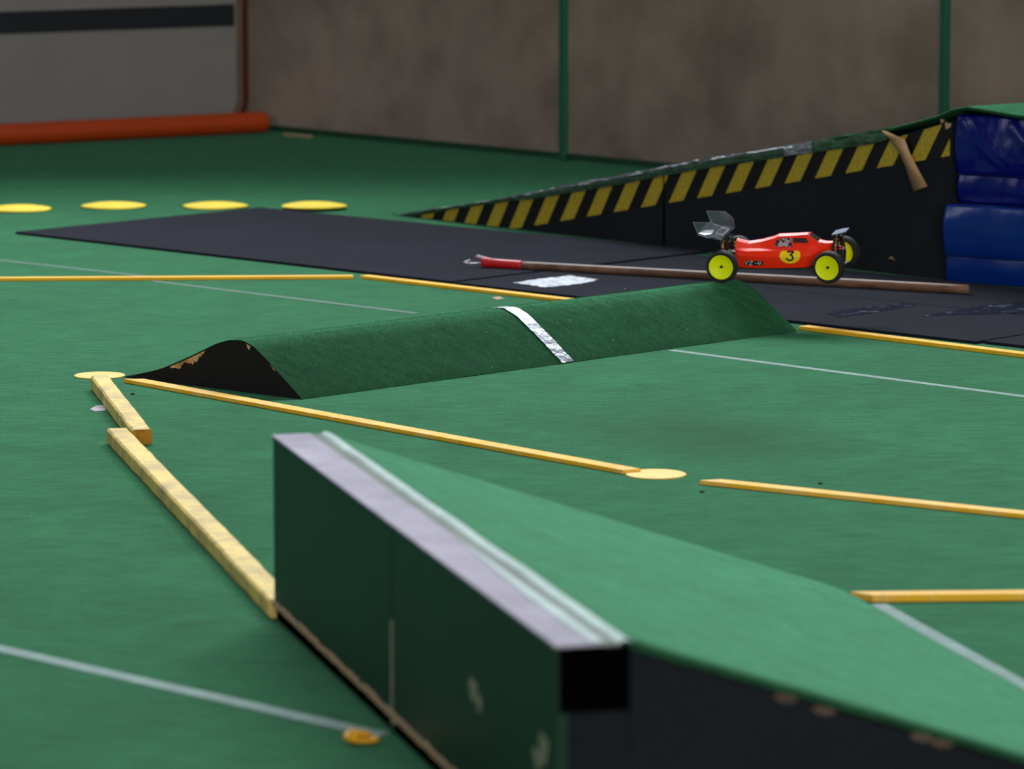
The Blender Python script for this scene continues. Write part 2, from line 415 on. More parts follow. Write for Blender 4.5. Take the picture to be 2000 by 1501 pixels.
# ------------------------------------------------------------------ striped ramp at the back
R0 = G(804, 423); RD = unit(G(1847, 547)-R0); RB = perp(RD)
if RB.y < 0: RB = -RB
sR = lambda px, py: VP(px, py, R0, RD)
def rp(s, z, off=0.0): return R0+RD*s+UP*z-RB*off
ramp = empty('table_ramp', R0+RD*1.0, 'long black-sided ramp with yellow and black hazard tape rising to the blue mats', 'ramp')
# silhouettes sampled on the side plane
top_px = [(772, 422), (800, 416), (870, 405), (930, 396), (1000, 385), (1100, 364), (1200, 345), (1297, 326), (1400, 307), (1454, 300), (1538, 284), (1600, 275), (1652, 264), (1730, 252), (1784, 239), (1835, 225), (1868, 211), (1895, 207)]
haz_px = [(804, 422), (830, 418), (880, 409), (940, 400), (1000, 392), (1044, 388), (1196, 363), (1308, 341), (1400, 325), (1476, 314), (1532, 306), (1649, 289), (1709, 280), (1775, 262), (1839, 243), (1858, 239)]
top = [sR(*p) for p in top_px]; haz = [sR(*p) for p in haz_px]
def interp(tab, s):
    if s <= tab[0][0]: return tab[0][1]
    for (a, za), (b, zb) in zip(tab[:-1], tab[1:]):
        if s <= b: return za+(zb-za)*(s-a)/(b-a)
    return tab[-1][1]
sEnd = sR(1857, 400)[0]; sSeam = sR(1297, 400)[0]
def side(s0, s1):
    n = 14; ss = [s0+(s1-s0)*i/n for i in range(n+1)]
    poly = [rp(s0, 0)]+([rp(s1, 0)])+[rp(s, max(.002, interp(haz, s)+.004)) for s in reversed(ss)]
    V, Fc = plate(poly, RB*.018); return mesh_obj('side_panel', V, Fc, M_PANEL, ramp)
side(.02, sSeam-.004); side(sSeam+.004, sEnd)
# dark inner body
poly = [rp(.05, .001, -.02), rp(sEnd, .001, -.02), rp(sEnd, interp(haz, sEnd)-.01, -.02), rp(sSeam, interp(haz, sSeam)-.012, -.02)]
V, Fc = plate(poly, RB*1.12); mesh_obj('inner_frame', V, Fc, M_BLACK, ramp)
# hazard tape
b0 = sR(1044, 440); b1 = sR(1856, 304); per = (sR(1652, 338)[0]-sR(1418, 378)[0])/4.0
sl = .062
V, Fc, uv = [], [], []
N = 90; sS = sR(815, 421)[0]
for i in range(N+1):
    s = sS+(sEnd-.006-sS)*i/N
    zt_ = interp(haz, s); zb_ = max(.001, b0[1]+(b1[1]-b0[1])*(s-b0[0])/(b1[0]-b0[0]))
    zb_ = min(zb_, zt_-.0005); full = .088
    for z in (zb_, zt_):
        V.append(rp(s, z, .0012)); 
        zb_true = b0[1]+(b1[1]-b0[1])*(s-b0[0])/(b1[0]-b0[0])
        uv.append(((s-sR(1418, 378)[0])/per+40, (z-zb_true)*0.70/per))
    if i: Fc.append((2*i-2, 2*i, 2*i+1, 2*i-1))
mesh_obj('hazard_tape', V, Fc, M_HAZ, ramp, uv=uv)
# carpet sheet over the top, edge rolled over
WB = 1.15
ss = sorted(set([t_[0] for t_ in top]+[top[0][0]+(top[-1][0]-top[0][0])*i/60 for i in range(61)]))
V, Fc = [], []
cols = [(.012, -.010), (.014, -.004), (.008, -.0005), (0, 0), (-.05, 0), (-WB*.5, 0), (-WB, 0)]
sPl = top[-1][0]
ss2 = ss+[sPl+.08, sPl+.2, sPl+.5, sPl+1.5, sPl+2.2]
front_px = {0: 0}
for i, s in enumerate(ss2):
    z = interp(top, s) if s <= sPl else top[-1][1]
    for j, (o, dz) in enumerate(cols):
        zz = z+dz
        if s > sPl and j < 4: zz -= .014*min(1, (s-sPl)/.2)
        V.append(rp(s, max(zz, .002), o))
    if i:
        for j in range(len(cols)-1):
            a_ = (i-1)*len(cols)+j; b_ = i*len(cols)+j; Fc.append((a_, b_, b_+1, a_+1))
cs = mesh_obj('carpet_top', V, Fc, M_CARPET2, ramp, smooth=True)
md = cs.modifiers.new('thick', 'SOLIDIFY'); md.thickness = .005; md.offset = -1
# crumpled silver tape that wraps the carpet edge
def edge_tape(p0_, p1_, m, nm, grow=0.0, k0=0.0, k1=1.0, lab=None):
    sa, sb = sR(p0_, 400)[0], sR(p1_, 400)[0]; n = max(8, int((sb-sa)/.012)); V, Fc = [], []
    for i in range(n+1):
        s = sa+(sb-sa)*i/n
        zt_ = interp(top, s)+.0015; zb_ = interp(haz, s)-.001
        hgt = max(.003, zt_-zb_)
        for j in range(7):
            t_ = j/6
            if j == 0: q = rp(s, zt_+.0, -.035)
            else:
                u_ = (j-1)/5; u_ = k0+(k1-k0)*u_
                q = rp(s, zt_-hgt*u_, .010+.005*math.sin(u_*3.1)+grow)
            nz = mn.noise(Vector((s*14, j*.7, 3.1)))*.005+mn.noise(Vector((s*50, j*1.3, 8)))*.0015
            q = q-RB*nz+UP*(nz*.6 if j < 2 else nz*.25)
            q.z = max(q.z, .002); V.append(q)
        if i:
            for j in range(6): Fc.append(((i-1)*7+j, i*7+j, i*7+j+1, (i-1)*7+j+1))
    o = mesh_obj(nm, V, Fc, m, ramp)
    if lab: o['label'] = lab
    return o
M_GTAPE = tape('clear_tape_over_green', srgb(76, 108, 84), .3, .22, .6, 30)
edge_tape(772, 1736, M_GTAPE, 'edge_tape', lab='crumpled translucent tape over the green carpet edge')
edge_tape(772, 1560, M_SILVER, 'edge_tape', .0025, 0, .28, 'thin silver tape along the ramp edge')
edge_tape(1538, 1592, M_SILVER, 'edge_tape', .003, 0, .95, 'wide shiny silver tape scrap')
# hanging masking tape
mp_ = [((1731, 254), (1741, 256)), ((1746, 272), (1775, 272)), ((1762, 296), (1784, 300)), ((1772, 322), (1796, 326)), ((1788, 373), (1815, 363))]
V, Fc = [], []
for i, (l_, r_) in enumerate(mp_):
    for px in (l_, r_):
        s, z = sR(*px); V.append(rp(s, z, .020-.003*i))
    if i: Fc.append((2*i-2, 2*i-1, 2*i+1, 2*i))
mt = mesh_obj('hanging_tape', V, Fc, M_MASK, ramp, smooth=True)
md = mt.modifiers.new('thick', 'SOLIDIFY'); md.thickness = .0008
# bare wood chip at the corner and on the side
for nm, px, rad, lab in (('wood_chip', (1853, 245), .010, None), ('wood_chip', (1842, 236), .006, None)):
    s, z = sR(*px); pl = []
    for k in range(9):
        a_ = 2*math.pi*k/9; q = rad*(1+.35*math.sin(k*2.3)); pl.append(rp(s+q*1.2*math.cos(a_), z+q*math.sin(a_), .002))
    V, Fc = plate(pl, -RB*.003); mesh_obj(nm, V, Fc, M_TAN, ramp)
s, z = sR(1742, 504)
V, Fc = plate([rp(s-.016, z-.004, .001), rp(s, z+.006, .001), rp(s+.014, z-.006, .001), rp(s, z, .001)], -RB*.001); mesh_obj('scuff', V, Fc, M_TAN, ramp)
# dark joint
V, Fc = box(rp(sSeam-.004, .001, .0016), RD*.006, UP*(interp(haz, sSeam)-.002), RB*.004); mesh_obj('panel_joint', V, Fc, M_DARK, ramp)

# ------------------------------------------------------------------ blue gym mats
def gym_mat(P, D, B, Ls, Wb, z0, z1, zs, m, label, folds=()):
    root = empty('gym_mat', P+D*(Ls/2), label, 'gym mat', 'blue gym mats stacked under the ramp top')
    def puffy(z0, z1, off, name, bulge, r=.008):
        V, Fc = [], []
        # front, top and left faces as one rounded shell: loop section swept along D
        sec = []
        for k in range(5): a_ = math.pi/2*k/4; sec.append((-(r-r*math.sin(a_)) , z0+r-r*math.cos(a_)))
        for k in range(1, 36): sec.append((bulge*math.sin(math.pi*k/36), z0+r+(z1-z0-2*r)*k/36))
        for k in range(5): a_ = math.pi/2*k/4; sec.append((-(r-r*math.cos(a_)), z1-r+r*math.sin(a_)))
        sec += [(-Wb*.5, z1), (-Wb, z1-.004), (-Wb, z0)]
        n = len(sec)
        us = [0, .004, .012, .024]+[.024+.006*i for i in range(1, 90)]+[.57+(Ls-.6)*i/20 for i in range(1, 20)]+[Ls-.024, Ls-.012, Ls-.004, Ls]
        for i, u in enumerate(us):
            e_ = min(u, Ls-u); ins = r*(1-math.sqrt(max(0, 1-(1-min(e_/r, 1))**2))) if e_ < r else 0
            for (o, z) in sec:
                zc = (z0+z1)/2; zz = zc+(z-zc)*(1-ins*.8/((z1-z0)/2)); oo = o-ins*.9 if o > -Wb*.4 else o
                wv_ = mn.noise(Vector((u*9, z*14, o*3+z0*7)))*.005*(1 if o > -Wb*.4 else 0)
                if o > -.02 and folds:
                    for (ua_, za_, ub_, zb2_, am, sg) in folds:
                        ex, ez = ub_-ua_, zb2_-za_; k_ = ((u-ua_)*ex+(zz-za_)*ez)/(ex*ex+ez*ez); kk = min(1, max(0, k_))
                        dd_ = math.hypot(u-ua_-ex*kk, zz-za_-ez*kk+.012*math.sin(kk*3.1)); wv_ += am*math.exp(-(dd_/sg)**2)*(.35+.65*math.sin(math.pi*min(1, max(0, kk*.8+.15))))
                V.append(P+D*u-B*(oo+off+wv_)+UP*zz)
            if i:
                for k in range(n): Fc.append(((i-1)*n+k, i*n+k, i*n+(k+1) % n, (i-1)*n+(k+1) % n))
        Fc.append(tuple(range(n))); Fc.append(tuple(reversed([(len(us)-1)*n+k for k in range(n)])))
        return mesh_obj(name, V, Fc, m, root, smooth=True)
    puffy(z0, zs+.01, -.008, 'lower_cover', .004)
    puffy(zs, z1, .0, 'upper_cover', .008)
    V, Fc = tube([P+D*.01-B*.003+UP*zs, P+D*(Ls*.5)-B*.006+UP*(zs-.001), P+D*(Ls-.01)-B*.003+UP*zs], .0035, 8)
    mesh_obj('seam_piping', V, Fc, m, root, smooth=True)
    return root
Q0 = rp(sEnd+.012, 0, .040); Q1 = G(2000, 562); QD = unit(Q1-Q0); QB = perp(QD)
if QB.y < 0: QB = -QB
zt2 = VP(1849, 398, Q0, QD)[1]; zsm = VP(1853, 497, Q0, QD)[1]
gym_mat(Q0, QD, RB, 2.0, .9, .0, zt2, zsm, M_BLUE2, 'mid-blue vinyl gym mat standing on the floor, bottom one of the stack')
U0 = Q0+RB*.045+QD*.03
su, _ = VP(1866, 300, U0, QD); U0 = U0+QD*su
zu1 = VP(1866, 223, U0, QD)[1]; zus = VP(1868, 338, U0, QD)[1]
gym_mat(U0, QD, RB, 2.0, .85, zt2+.001, zu1, zus, M_BLUE1, 'dark navy glossy gym mat under the green carpet, top one of the stack',
        [(.03, zu1-.02, .165, zus+.02, .007, .011), (.055, zu1-.015, .19, zus+.03, .006, .010), (.19, zu1-.03, .33, zu1-.12, .008, .02), (.22, zus+.04, .34, zus+.015, .005, .01)])

# ------------------------------------------------------------------ carpeted jump in the middle
JF, JL, JR = G(590, 780), G(241, 736), G(1557, 647)
JU = unit(JR-JF); JV = unit(JL-JF); JLen = (JR-JF).length
prof_px = [(590, 780), (580, 768), (570, 757), (550, 735), (525, 707), (500, 682), (491, 675), (482, 670), (474, 666), (465, 664.5), (452, 664.5), (440, 666), (422, 671), (387, 689), (350, 706), (317, 720), (282, 729), (247, 734.5), (241, 736)]
prof = [VP(px, py, JF, JV) for px, py in prof_px]
prof = [(s, max(z, 0.0)) for s, z in prof]
# keep z smooth
crest = max(z for s, z in prof)
jump = empty('carpeted_jump', JF+JU*(JLen/2), 'low green carpeted hump jump with black end, the red buggy above its right end', 'jump')
nU = 60; V, Fc = [], []; cp = []
for (s, z), (s2_, z2_) in zip(prof[:-1], prof[1:]):
    for k in range(3): cp.append((s+(s2_-s)*k/3, z+(z2_-z)*k/3))
cp.append(prof[-1])
for _ in range(3): cp = [cp[0]]+[((cp[i-1][0]+cp[i][0]*2+cp[i+1][0])/4, (cp[i-1][1]+cp[i][1]*2+cp[i+1][1])/4) for i in range(1, len(cp)-1)]+[cp[-1]]
T = .006
def jpt(u, s, z): return JF+JU*u+JV*s+UP*z
for i in range(nU+1):
    u = JLen*i/nU
    for s, z in cp: V.append(jpt(u, s, z+.001+ .0012*mn.noise(Vector((u*6, s*9, 2)))))
n = len(cp)
for i in range(nU):
    for k in range(n-1): Fc.append((i*n+k, (i+1)*n+k, (i+1)*n+k+1, i*n+k+1))
jc = mesh_obj('carpet_cover', V, Fc, M_CARPET2, jump, smooth=True)
# ends with the worn rim: fan of quads with uv.y = distance below the rim
def jend(u, flip, name):
    V, Fc, uv = [], [], []
    drop = [0, .0015, .006, .012, .02, .03, .05, .2]
    for s, z in cp:
        for d_ in drop:
            zz = max(0.0, z-.001-d_); V.append(jpt(u, s, zz)); uv.append((s, min(d_, max(0, z)) if z > .012 else .1))
    m_ = len(drop)
    for i in range(len(cp)-1):
        for k in range(m_-1): Fc.append((i*m_+k, (i+1)*m_+k, (i+1)*m_+k+1, i*m_+k+1))
    return mesh_obj(name, V, Fc, M_CHIP, jump, uv=uv)
jend(.0008, 0, 'wood_end'); jend(JLen-.0008, 1, 'wood_end')
# solid wooden core
V = []; core = [(s, max(0.0005, z-.004)) for s, z in cp]
V, Fc = plate([jpt(.004, s, z) for s, z in core], JU*(JLen-.008)); mesh_obj('wood_core', V, Fc, M_BLACK, jump)
# dark lower carpet lip on the end
# carpet fibres
NP = 60000
ua = np.random.rand(NP)*JLen; ia = np.random.rand(NP)
cs_ = np.array(cp); seg = np.hypot(np.diff(cs_[:, 0]), np.diff(cs_[:, 1])); cum = np.concatenate([[0], np.cumsum(seg)])
tt = np.random.rand(NP)**1.15*cum[-1]*.75
ss_ = np.interp(tt, cum, cs_[:, 0]); zz_ = np.interp(tt, cum, cs_[:, 1])
e = 1e-3
ds = np.interp(tt+e, cum, cs_[:, 0])-ss_; dz = np.interp(tt+e, cum, cs_[:, 1])-zz_
ln = np.hypot(ds, dz)+1e-9; ns, nz_ = -dz/ln, ds/ln
ns, nz_ = (ns, nz_)
JFa, JUa, JVa = [np.array(v) for v in (JF, JU, JV)]
base = JFa+np.outer(ua, JUa)+np.outer(ss_, JVa)+np.outer(zz_+.0005, [0, 0, 1])
nor = np.outer(ns, JVa)+np.outer(nz_, [0, 0, 1])
jit = np.random.randn(NP, 3)*.55
tip = base+(nor+jit)*(.0018+.0022*np.random.rand(NP))[:, None]
sd = np.random.randn(NP, 3); sd /= np.linalg.norm(sd, axis=1)[:, None]; sd *= .00035
VV = np.stack([base-sd, base+sd, tip], 1).reshape(-1, 3)-np.array(jump.location)
me = bpy.data.meshes.new('carpet_pile'); me.vertices.add(NP*3); me.vertices.foreach_set('co', VV.ravel())
me.loops.add(NP*3); me.loops.foreach_set('vertex_index', np.arange(NP*3)); me.polygons.add(NP)
me.polygons.foreach_set('loop_start', np.arange(NP)*3); me.update(calc_edges=True); me.materials.append(M_PILE)
po = bpy.data.objects.new('carpet_pile', me); COL.objects.link(po); po.parent = jump; po['kind'] = 'stuff'
# silver tape over the jump
def jump_u(px, py): # u at the foot line
    q = G(px, py); return (q-JF).dot(JU)
ut = jump_u(1102, 708)
V, Fc = [], []
tl = [p for p in cp if p[0] <= prof[11][0]]
for i, (s, z) in enumerate(tl):
    wv_ = .0035*math.sin(i*.9)
    for k in range(4):
        u = ut-.021+.042*k/3+wv_*.3
        q = jpt(u, s, z+.0032+.0012*mn.noise(Vector((s*60, k, 1)))); V.append(q-JV*.002)
    if i:
        for k in range(3): Fc.append(((i-1)*4+k, (i-1)*4+k+1, i*4+k+1, i*4+k))
o = mesh_obj('silver_tape', V, Fc, M_SILVER, jump, smooth=True); o['label'] = 'strip of silver tape across the hump'

# ------------------------------------------------------------------ lane strips
def strip(pa, pb, wd, hg, m, label, group='yellow lane strips on the carpet', cut0=0, cut1=0, name='lane_strip', z0=0.0, bev=.0018):
    """pa, pb: ends of the near lower edge; cut: skew of the end"""
    a_, b_ = pa.copy(), pb.copy(); a_.z = b_.z = z0
    d = unit(b_-a_); p = perp(d)
    if p.y < 0: p = -p
    O = [a_, b_, b_+p*wd+d*cut1, a_+p*wd+d*cut0]
    V, Fc = plate(O, UP*hg)
    o = mesh_obj(name, V, Fc, m, bevel=bev)
    c = (a_+b_)/2
    for v in o.data.vertices: v.co -= c
    o.location = c
    return tag(o, label, 'lane strip', group)
SW, SH = .040, .0095
aL = G(690, 545); aR = G(0, 549); strip(aL+(aR-aL)*1.35, aL, .034, SH, M_LANE, 'straight yellow lane strip from the left edge, below the big black mat')
strip(G(703, 544), G(1175, 599), .036, SH, M_LANE, 'yellow lane strip between the big black mat corner and the crest of the jump')
strip(G(1559, 644), G(1559, 644)+(G(2000, 699)-G(1559, 644))*1.2, .036, SH+.001, M_LANE, 'yellow lane strip running right from the foot of the jump under the buggy')
strip(G(241, 747), G(1216, 926), .040, SH, M_LANEW, 'long yellow lane strip in front of the black end of the jump', cut0=.03, cut1=.012)
strip(G(1366, 946), G(1366, 946)+(G(2000, 1013)-G(1366, 946))*1.15, .038, SH, M_LANEW, 'yellow lane strip to the right of the flat yellow disc', cut0=.03)
strip(G(1705, 1176), G(1705, 1176)+(G(2000, 1173)-G(1689, 1176))*1.4, .036, .013, M_LANEW, 'yellow lane strip at right edge, its tip at the foot of the foreground ramp', cut0=-.035)

# square timbers
def timber(pa, pb, wd, hg, label, skew=0.0, endn=None):
    a_, b_ = pa, pb; d = unit(b_-a_); p = perp(d)
    root = empty('timber_batten', (a_+b_)/2*1, label, 'timber', None); root.location.z = 0
    n = 40; V, Fc = [], []
    r = .004
    sec = [(-wd/2+r, 0), (wd/2-r, 0), (wd/2, r), (wd/2, hg-r), (wd/2-r, hg), (-wd/2+r, hg), (-wd/2, hg-r), (-wd/2, r)]
    L = (b_-a_).length
    for i in range(n+1):
        for x, z in sec:
            q = a_+d*(L*i/n-(x*(p.dot(endn)/d.dot(endn)) if (endn is not None and i == n) else 0)); dn = .0012*mn.noise(Vector((i*.9, x*80, z*80)))
            V.append(Vector((q.x, q.y, 0))+p*(x+dn)+UP*max(0, z+dn if z > 0 else 0))
        if i:
            for k in range(8): Fc.append(((i-1)*8+k, (i-1)*8+(k+1) % 8, i*8+(k+1) % 8, i*8+k))
    mesh_obj('batten_body', V, Fc, M_TIMBER, root, off=True, smooth=False)
    for i in (0, n):
        vv = [V[i*8+k]+d*(.0006 if i else -.0006) for k in range(8)]
        if i: Fp = [tuple(range(8))]
        else: Fp = [tuple(reversed(range(8)))]
        mesh_obj('end_grain', vv, Fp, M_ENDGR if endn is None else M_TIMBER, root)
    return root
hg = .033
ga, gb = G(195, 733, hg), G(277, 838, hg)
timber(Vector((ga.x, ga.y, 0)), Vector((gb.x, gb.y, 0)), .043, hg, 'short worn cream-yellow square timber lying across the small left disc')
ha, hb = G(229, 836, hg), G(533, 1150, hg)

# ------------------------------------------------------------------ foreground ramp
best = None
for i in range(200):
    h_ = .15+i*.001; d_ = (G(533, 852, h_)-G(533, 1207, 0)); d_.z = 0
    if best is None or d_.length < best[0]: best = (d_.length, h_)
FH = best[1]
TF, TN = G(533, 852, FH), G(1086, 1264, FH)
FD = unit(TN-TF); FP = perp(FD)                # FP: towards the ramp side (right/away)
if FP.x < 0: FP = -FP
FL = (Vector((TN.x, TN.y, 0))-Vector((TF.x, TF.y, 0))).length
cw = (G(1200, 1243, FH)-TN).dot(FP); cw2 = (G(655, 849, FH)-TF).dot(FP)
CW = (cw+cw2)/2
foot = G(1650, 1162); RL = (foot-Vector((TF.x, TF.y, 0))).dot(FP)
f0 = Vector((TF.x, TF.y, 0))
# clip timber at the far side plane of the ramp
hd = unit(Vector((hb.x-ha.x, hb.y-ha.y, 0)))
t_hit = (f0-Vector((ha.x, ha.y, 0))).dot(FD)/hd.dot(FD)-.003
timber(Vector((ha.x, ha.y, 0)), Vector((ha.x, ha.y, 0))+hd*t_hit, .046, hg, 'long worn cream-yellow square timber leading from the short one to the foreground ramp', endn=FD)

fr = empty('drop_ramp', f0+FD*(FL/2)+FP*.3, 'large out-of-focus foreground ramp with dark green upright face and green carpet slope', 'ramp')
def fp(a_, b_, z): return f0+FD*a_+FP*b_+UP*z
# upright face: two laminated panels with a joint
sj = VP(765, 1200, f0, FD)[0]
zb = .026
V, Fc = box(fp(0, 0, zb), FD*(sj-.004), FP*.016, UP*(FH-zb)); mesh_obj('face_panel', V, Fc, M_GLAM, fr, bevel=.0015)
V, Fc = box(fp(sj+.004, 0, zb), FD*(FL-sj-.004), FP*.016, UP*(FH-zb)); mesh_obj('face_panel', V, Fc, M_GLAM, fr, bevel=.0015)
V, Fc = box(fp(sj-.004, .001, .004), FD*.008, FP*.01, UP*(FH-.006)); mesh_obj('joint_filler', V, Fc, M_GLAM, fr)
V, Fc = box(fp(sj-.0045, -.001, .012), FD*.009, FP*.01, UP*(.155)); o = mesh_obj('joint_strip', V, Fc, M_DUST, fr); o['label'] = 'pale dusty strip in the face joint'
# core of the upright and the ramp body
V, Fc = box(fp(.002, .014, .0), FD*(FL-.022), FP*(CW-.02), UP*(FH-.004)); mesh_obj('upright_core', V, Fc, M_BLACK, fr)
# black strip along the base and ragged chipboard edge
V, Fc = box(fp(0.0, .004, 0), FD*FL, FP*.02, UP*zb); mesh_obj('base_strip', V, Fc, M_DARK, fr)
V, Fc = [], []
n = 150
for i in range(n+1):
    s = FL*i/n; a1 = .009+.006*mn.noise(Vector((s*14, 1, 1)))+.004*mn.noise(Vector((s*50, 4, 1)))
    zl = zb-.003+.002*mn.noise(Vector((s*20, 9, 1)))
    for q in ((0, zl), (-.0035, zl), (-.0035, zl+max(.003, a1)), (0, zl+max(.003, a1))): V.append(fp(s, q[0], q[1]))
    if i:
        for k in range(4): Fc.append(((i-1)*4+k, (i-1)*4+(k+1) % 4, i*4+(k+1) % 4, i*4+k))
o = mesh_obj('chipboard_edge', V, Fc, M_TAN, fr); o['label'] = 'ragged bare chipboard edge along the base'
for px, py, rs_, rz_ in ((924, 1345, .020, .016), (936, 1372, .012, .012), (1062, 1460, .020, .020), (1050, 1480, .02, .014)):
    s, z = VP(px, py, f0, FD); pl = [fp(s+rs_*(1+.3*math.sin(k*2.1))*math.cos(k*.7), -.0012, z+rz_*(1+.25*math.cos(k*1.7))*math.sin(k*.7)) for k in range(9)]
    V, Fc = plate(pl, FP*.002); mesh_obj('scraped_patch', V, Fc, M_DUST, fr)
# cap: lilac tape, then taupe strip, then pale strip
t1_ = CW*.66
V, Fc = box(fp(-.001, -.002, FH-.001), FD*(FL+.002), FP*(t1_+.002), UP*.004); mesh_obj('cap_tape', V, Fc, M_CAPTAPE, fr, bevel=.0012)
V, Fc = box(fp(-.001, t1_, FH-.002), FD*(FL+.002), FP*(CW*.20), UP*.003); mesh_obj('cap_seam', V, Fc, M_CAPDULL, fr)
V, Fc = [], []
for i in range(41):
    s = FL*i/40
    wv_ = .004*mn.noise(Vector((s*5, 2, 2)))
    for b_, z_ in ((CW*.84+wv_, FH+.001), (CW*.92, FH+.006), (CW*1.04+wv_, FH+.0015)): V.append(fp(s, b_, z_))
    if i:
        for k in range(2): Fc.append(((i-1)*3+k, i*3+k, i*3+k+1, (i-1)*3+k+1))
o = mesh_obj('clear_tape', V, Fc, M_CAPBRI, fr, smooth=True); o['label'] = 'pale shiny tape at the top of the carpet slope'
V, Fc = [], []
for i in range(21):
    s = FL*(.56+.44*i/20); wd_ = .001+.016*min(1, i/12)
    for b_ in (t1_-wd_, t1_): V.append(fp(s, b_, FH+.0042))
    if i: Fc.append((2*i-2, 2*i, 2*i+1, 2*i-1))
o = mesh_obj('clear_tape', V, Fc, M_CAPBRI, fr); o['label'] = 'pale tape sliver widening towards the near corner'
# carpet slope
V, Fc = [], []; nS, nA = 30, 24
def zs_(t_): return FH*(1-t_)+.002+.010*math.sin(math.pi*t_)*0+.006*t_
for i in range(nS+1):
    t_ = i/nS; b_ = CW+(RL-CW)*t_
    for j in range(nA+1):
        s = -.004+(FL+.008)*j/nA
        V.append(fp(s, b_, max(.004, zs_(t_)+.0015*mn.noise(Vector((s*3, b_*3, 5))))))
    if i:
        for j in range(nA): Fc.append(((i-1)*(nA+1)+j, i*(nA+1)+j, i*(nA+1)+j+1, (i-1)*(nA+1)+j+1))
o = mesh_obj('carpet_slope', V, Fc, M_RAMPCARPET, fr, smooth=True)
md = o.modifiers.new('thick', 'SOLIDIFY'); md.thickness = .007; md.offset = -1
# black side panels (near and far) under the slope
for s in (FL-.016, .0):
    poly = [fp(s, CW, 0), fp(s, RL-.03, 0), fp(s, RL-.03, .006), fp(s, CW, FH-.008)]
    V, Fc = plate(poly, FD*.014); mesh_obj('side_panel', V, Fc, M_PANEL, fr)
    V, Fc = box(fp(s+.001, .017, 0), FD*.012, FP*(CW-.018), UP*(FH-.006)); mesh_obj('end_panel', V, Fc, M_PANEL, fr)
_, z1390 = VP(1090, 1392, f0+FD*FL, FP)
V, Fc = box(fp(FL-.003, .004, z1390), FD*.006, FP*(CW-.006), UP*(FH-.003-z1390)); o = mesh_obj('end_square', V, Fc, M_DARK, fr); o['label'] = 'deep black square under the cap'  # near-black square below the end of the cap
# bare chips on the near side below the carpet
for px, py in ((1535, 1364), (1610, 1388), (1800, 1440), (1840, 1452)):
    s, z = VP(px, py, f0+FD*(FL-.002), FP); pl = [f0+FD*(FL-.0012)+FP*(s+.015*math.cos(k*.9)*(1+.3*math.sin(k*2)))+UP*(z+.001-.27*.015*math.cos(k*.9)+.0055*math.sin(k*.9)*(1+.3*math.sin(k*3))) for k in range(7)]
    V, Fc = plate(pl, FD*.0012); mesh_obj('bare_chip', V, Fc, M_DULL, fr)

# ------------------------------------------------------------------ tapes on the floor
def floor_tape(pa, pb, wd, m, label, ext0=0, ext1=0, wave=.0, z=.0012, name='floor_tape'):
    d = unit(pb-pa); p = perp(d); a_ = pa-d*ext0; L = (pb-pa).length+ext0+ext1; V, Fc = [], []
    n = 40
    for i in range(n+1):
        s = L*i/n; w_ = wave*mn.noise(Vector((s*4, pa.x, 3)))
        for q, zz in ((-wd/2, .0004), (-wd/2+.002, z), (wd/2-.002, z), (wd/2, .0004)): V.append(Vector((a_.x, a_.y, 0))+d*s+p*(q+w_)+UP*zz)
        if i:
            for k in range(3): Fc.append(((i-1)*4+k, i*4+k, i*4+k+1, (i-1)*4+k+1))
    o = mesh_obj(name, V, Fc, m); c = (pa+pb)/2
    for v in o.data.vertices: v.co -= Vector((c.x, c.y, 0))
    o.location = (c.x, c.y, 0)
    return tag(o, label, 'tape')
floor_tape(G(1312, 684), G(2000, 774), .026, M_FLOORT, 'thin silver tape line running right from the foot of the jump', 0, .4, .001)
floor_tape(G(0, 1266), G(750, 1436), .036, M_FLOORT, 'blurred pale tape line at lower left ending at the foreground ramp', .4, 0, .001)
floor_tape(G(0, 508), G(300, 541), .022, M_FLOORD, 'dull grey-green seam tape at the left, above the straight yellow strip', .5, 0, .001)
floor_tape(G(300, 549), G(815, 612), .022, M_FLOORD, 'dull grey-green seam tape between the straight yellow strip and the jump', 0, 0, .001)
floor_tape(G(1716, 1180), G(2000, 1338), .030, M_FLOORT, 'blurred pale tape along the foot of the foreground ramp at right', .0, .4, .001)

# ------------------------------------------------------------------ discs
def disc(cx, cy, r, th, m, label, group, dome=.0, warp=.0, seed=0, tilt=0, z0=0.0):
    c = G(cx, cy); V, Fc = [], []
    prof_ = [(0.0001, th+dome), (r*.3, th+dome*.93), (r*.6, th+dome*.66), (r*.85, th+dome*.28), (r-.002, th), (r, th*.6), (r, 0.0003), (r*.8, 0.0003)]
    V, Fc = lathe(prof_, 56, 'z')
    for v in V:
        a_ = math.atan2(v.y, v.x); q = (v.length/r)**2
        if warp: v.z += warp*q*(.5+.5*math.sin(2*a_+seed))+warp*.4*q*(1+math.sin(3*a_+seed*2))/2
    o = mesh_obj('marker_disc', V, Fc, m, smooth=True); o.location = (c.x, c.y, z0)
    return tag(o, label, 'disc', group)
disc(194.5, 734, .0620, .003, M_DISCP, 'flat pale yellow disc under the end of the short square timber', 'small flat lane discs', .0008)
disc(1281, 927, .0625, .003, M_DISCP, 'flat yellow disc touching the right end of the long lane strip', 'small flat lane discs', .0008)
for cx, cy, sd_, lab in ((36, 410, 0, 'large yellow disc at the left edge, leftmost of the far row'), (222, 404, 1, 'large yellow disc, second from the left in the far row'),
                         (421, 404, 2, 'large yellow disc, third from the left in the far row'), (614, 408, 4, 'warped large yellow disc at the edge of the black mat, rightmost of the far row')):
    disc(cx, cy, .113, .004, M_DISCF, lab, 'row of large yellow discs by the black mat', .013, .0015, sd_, z0=.001 if cx < 600 else .0085)
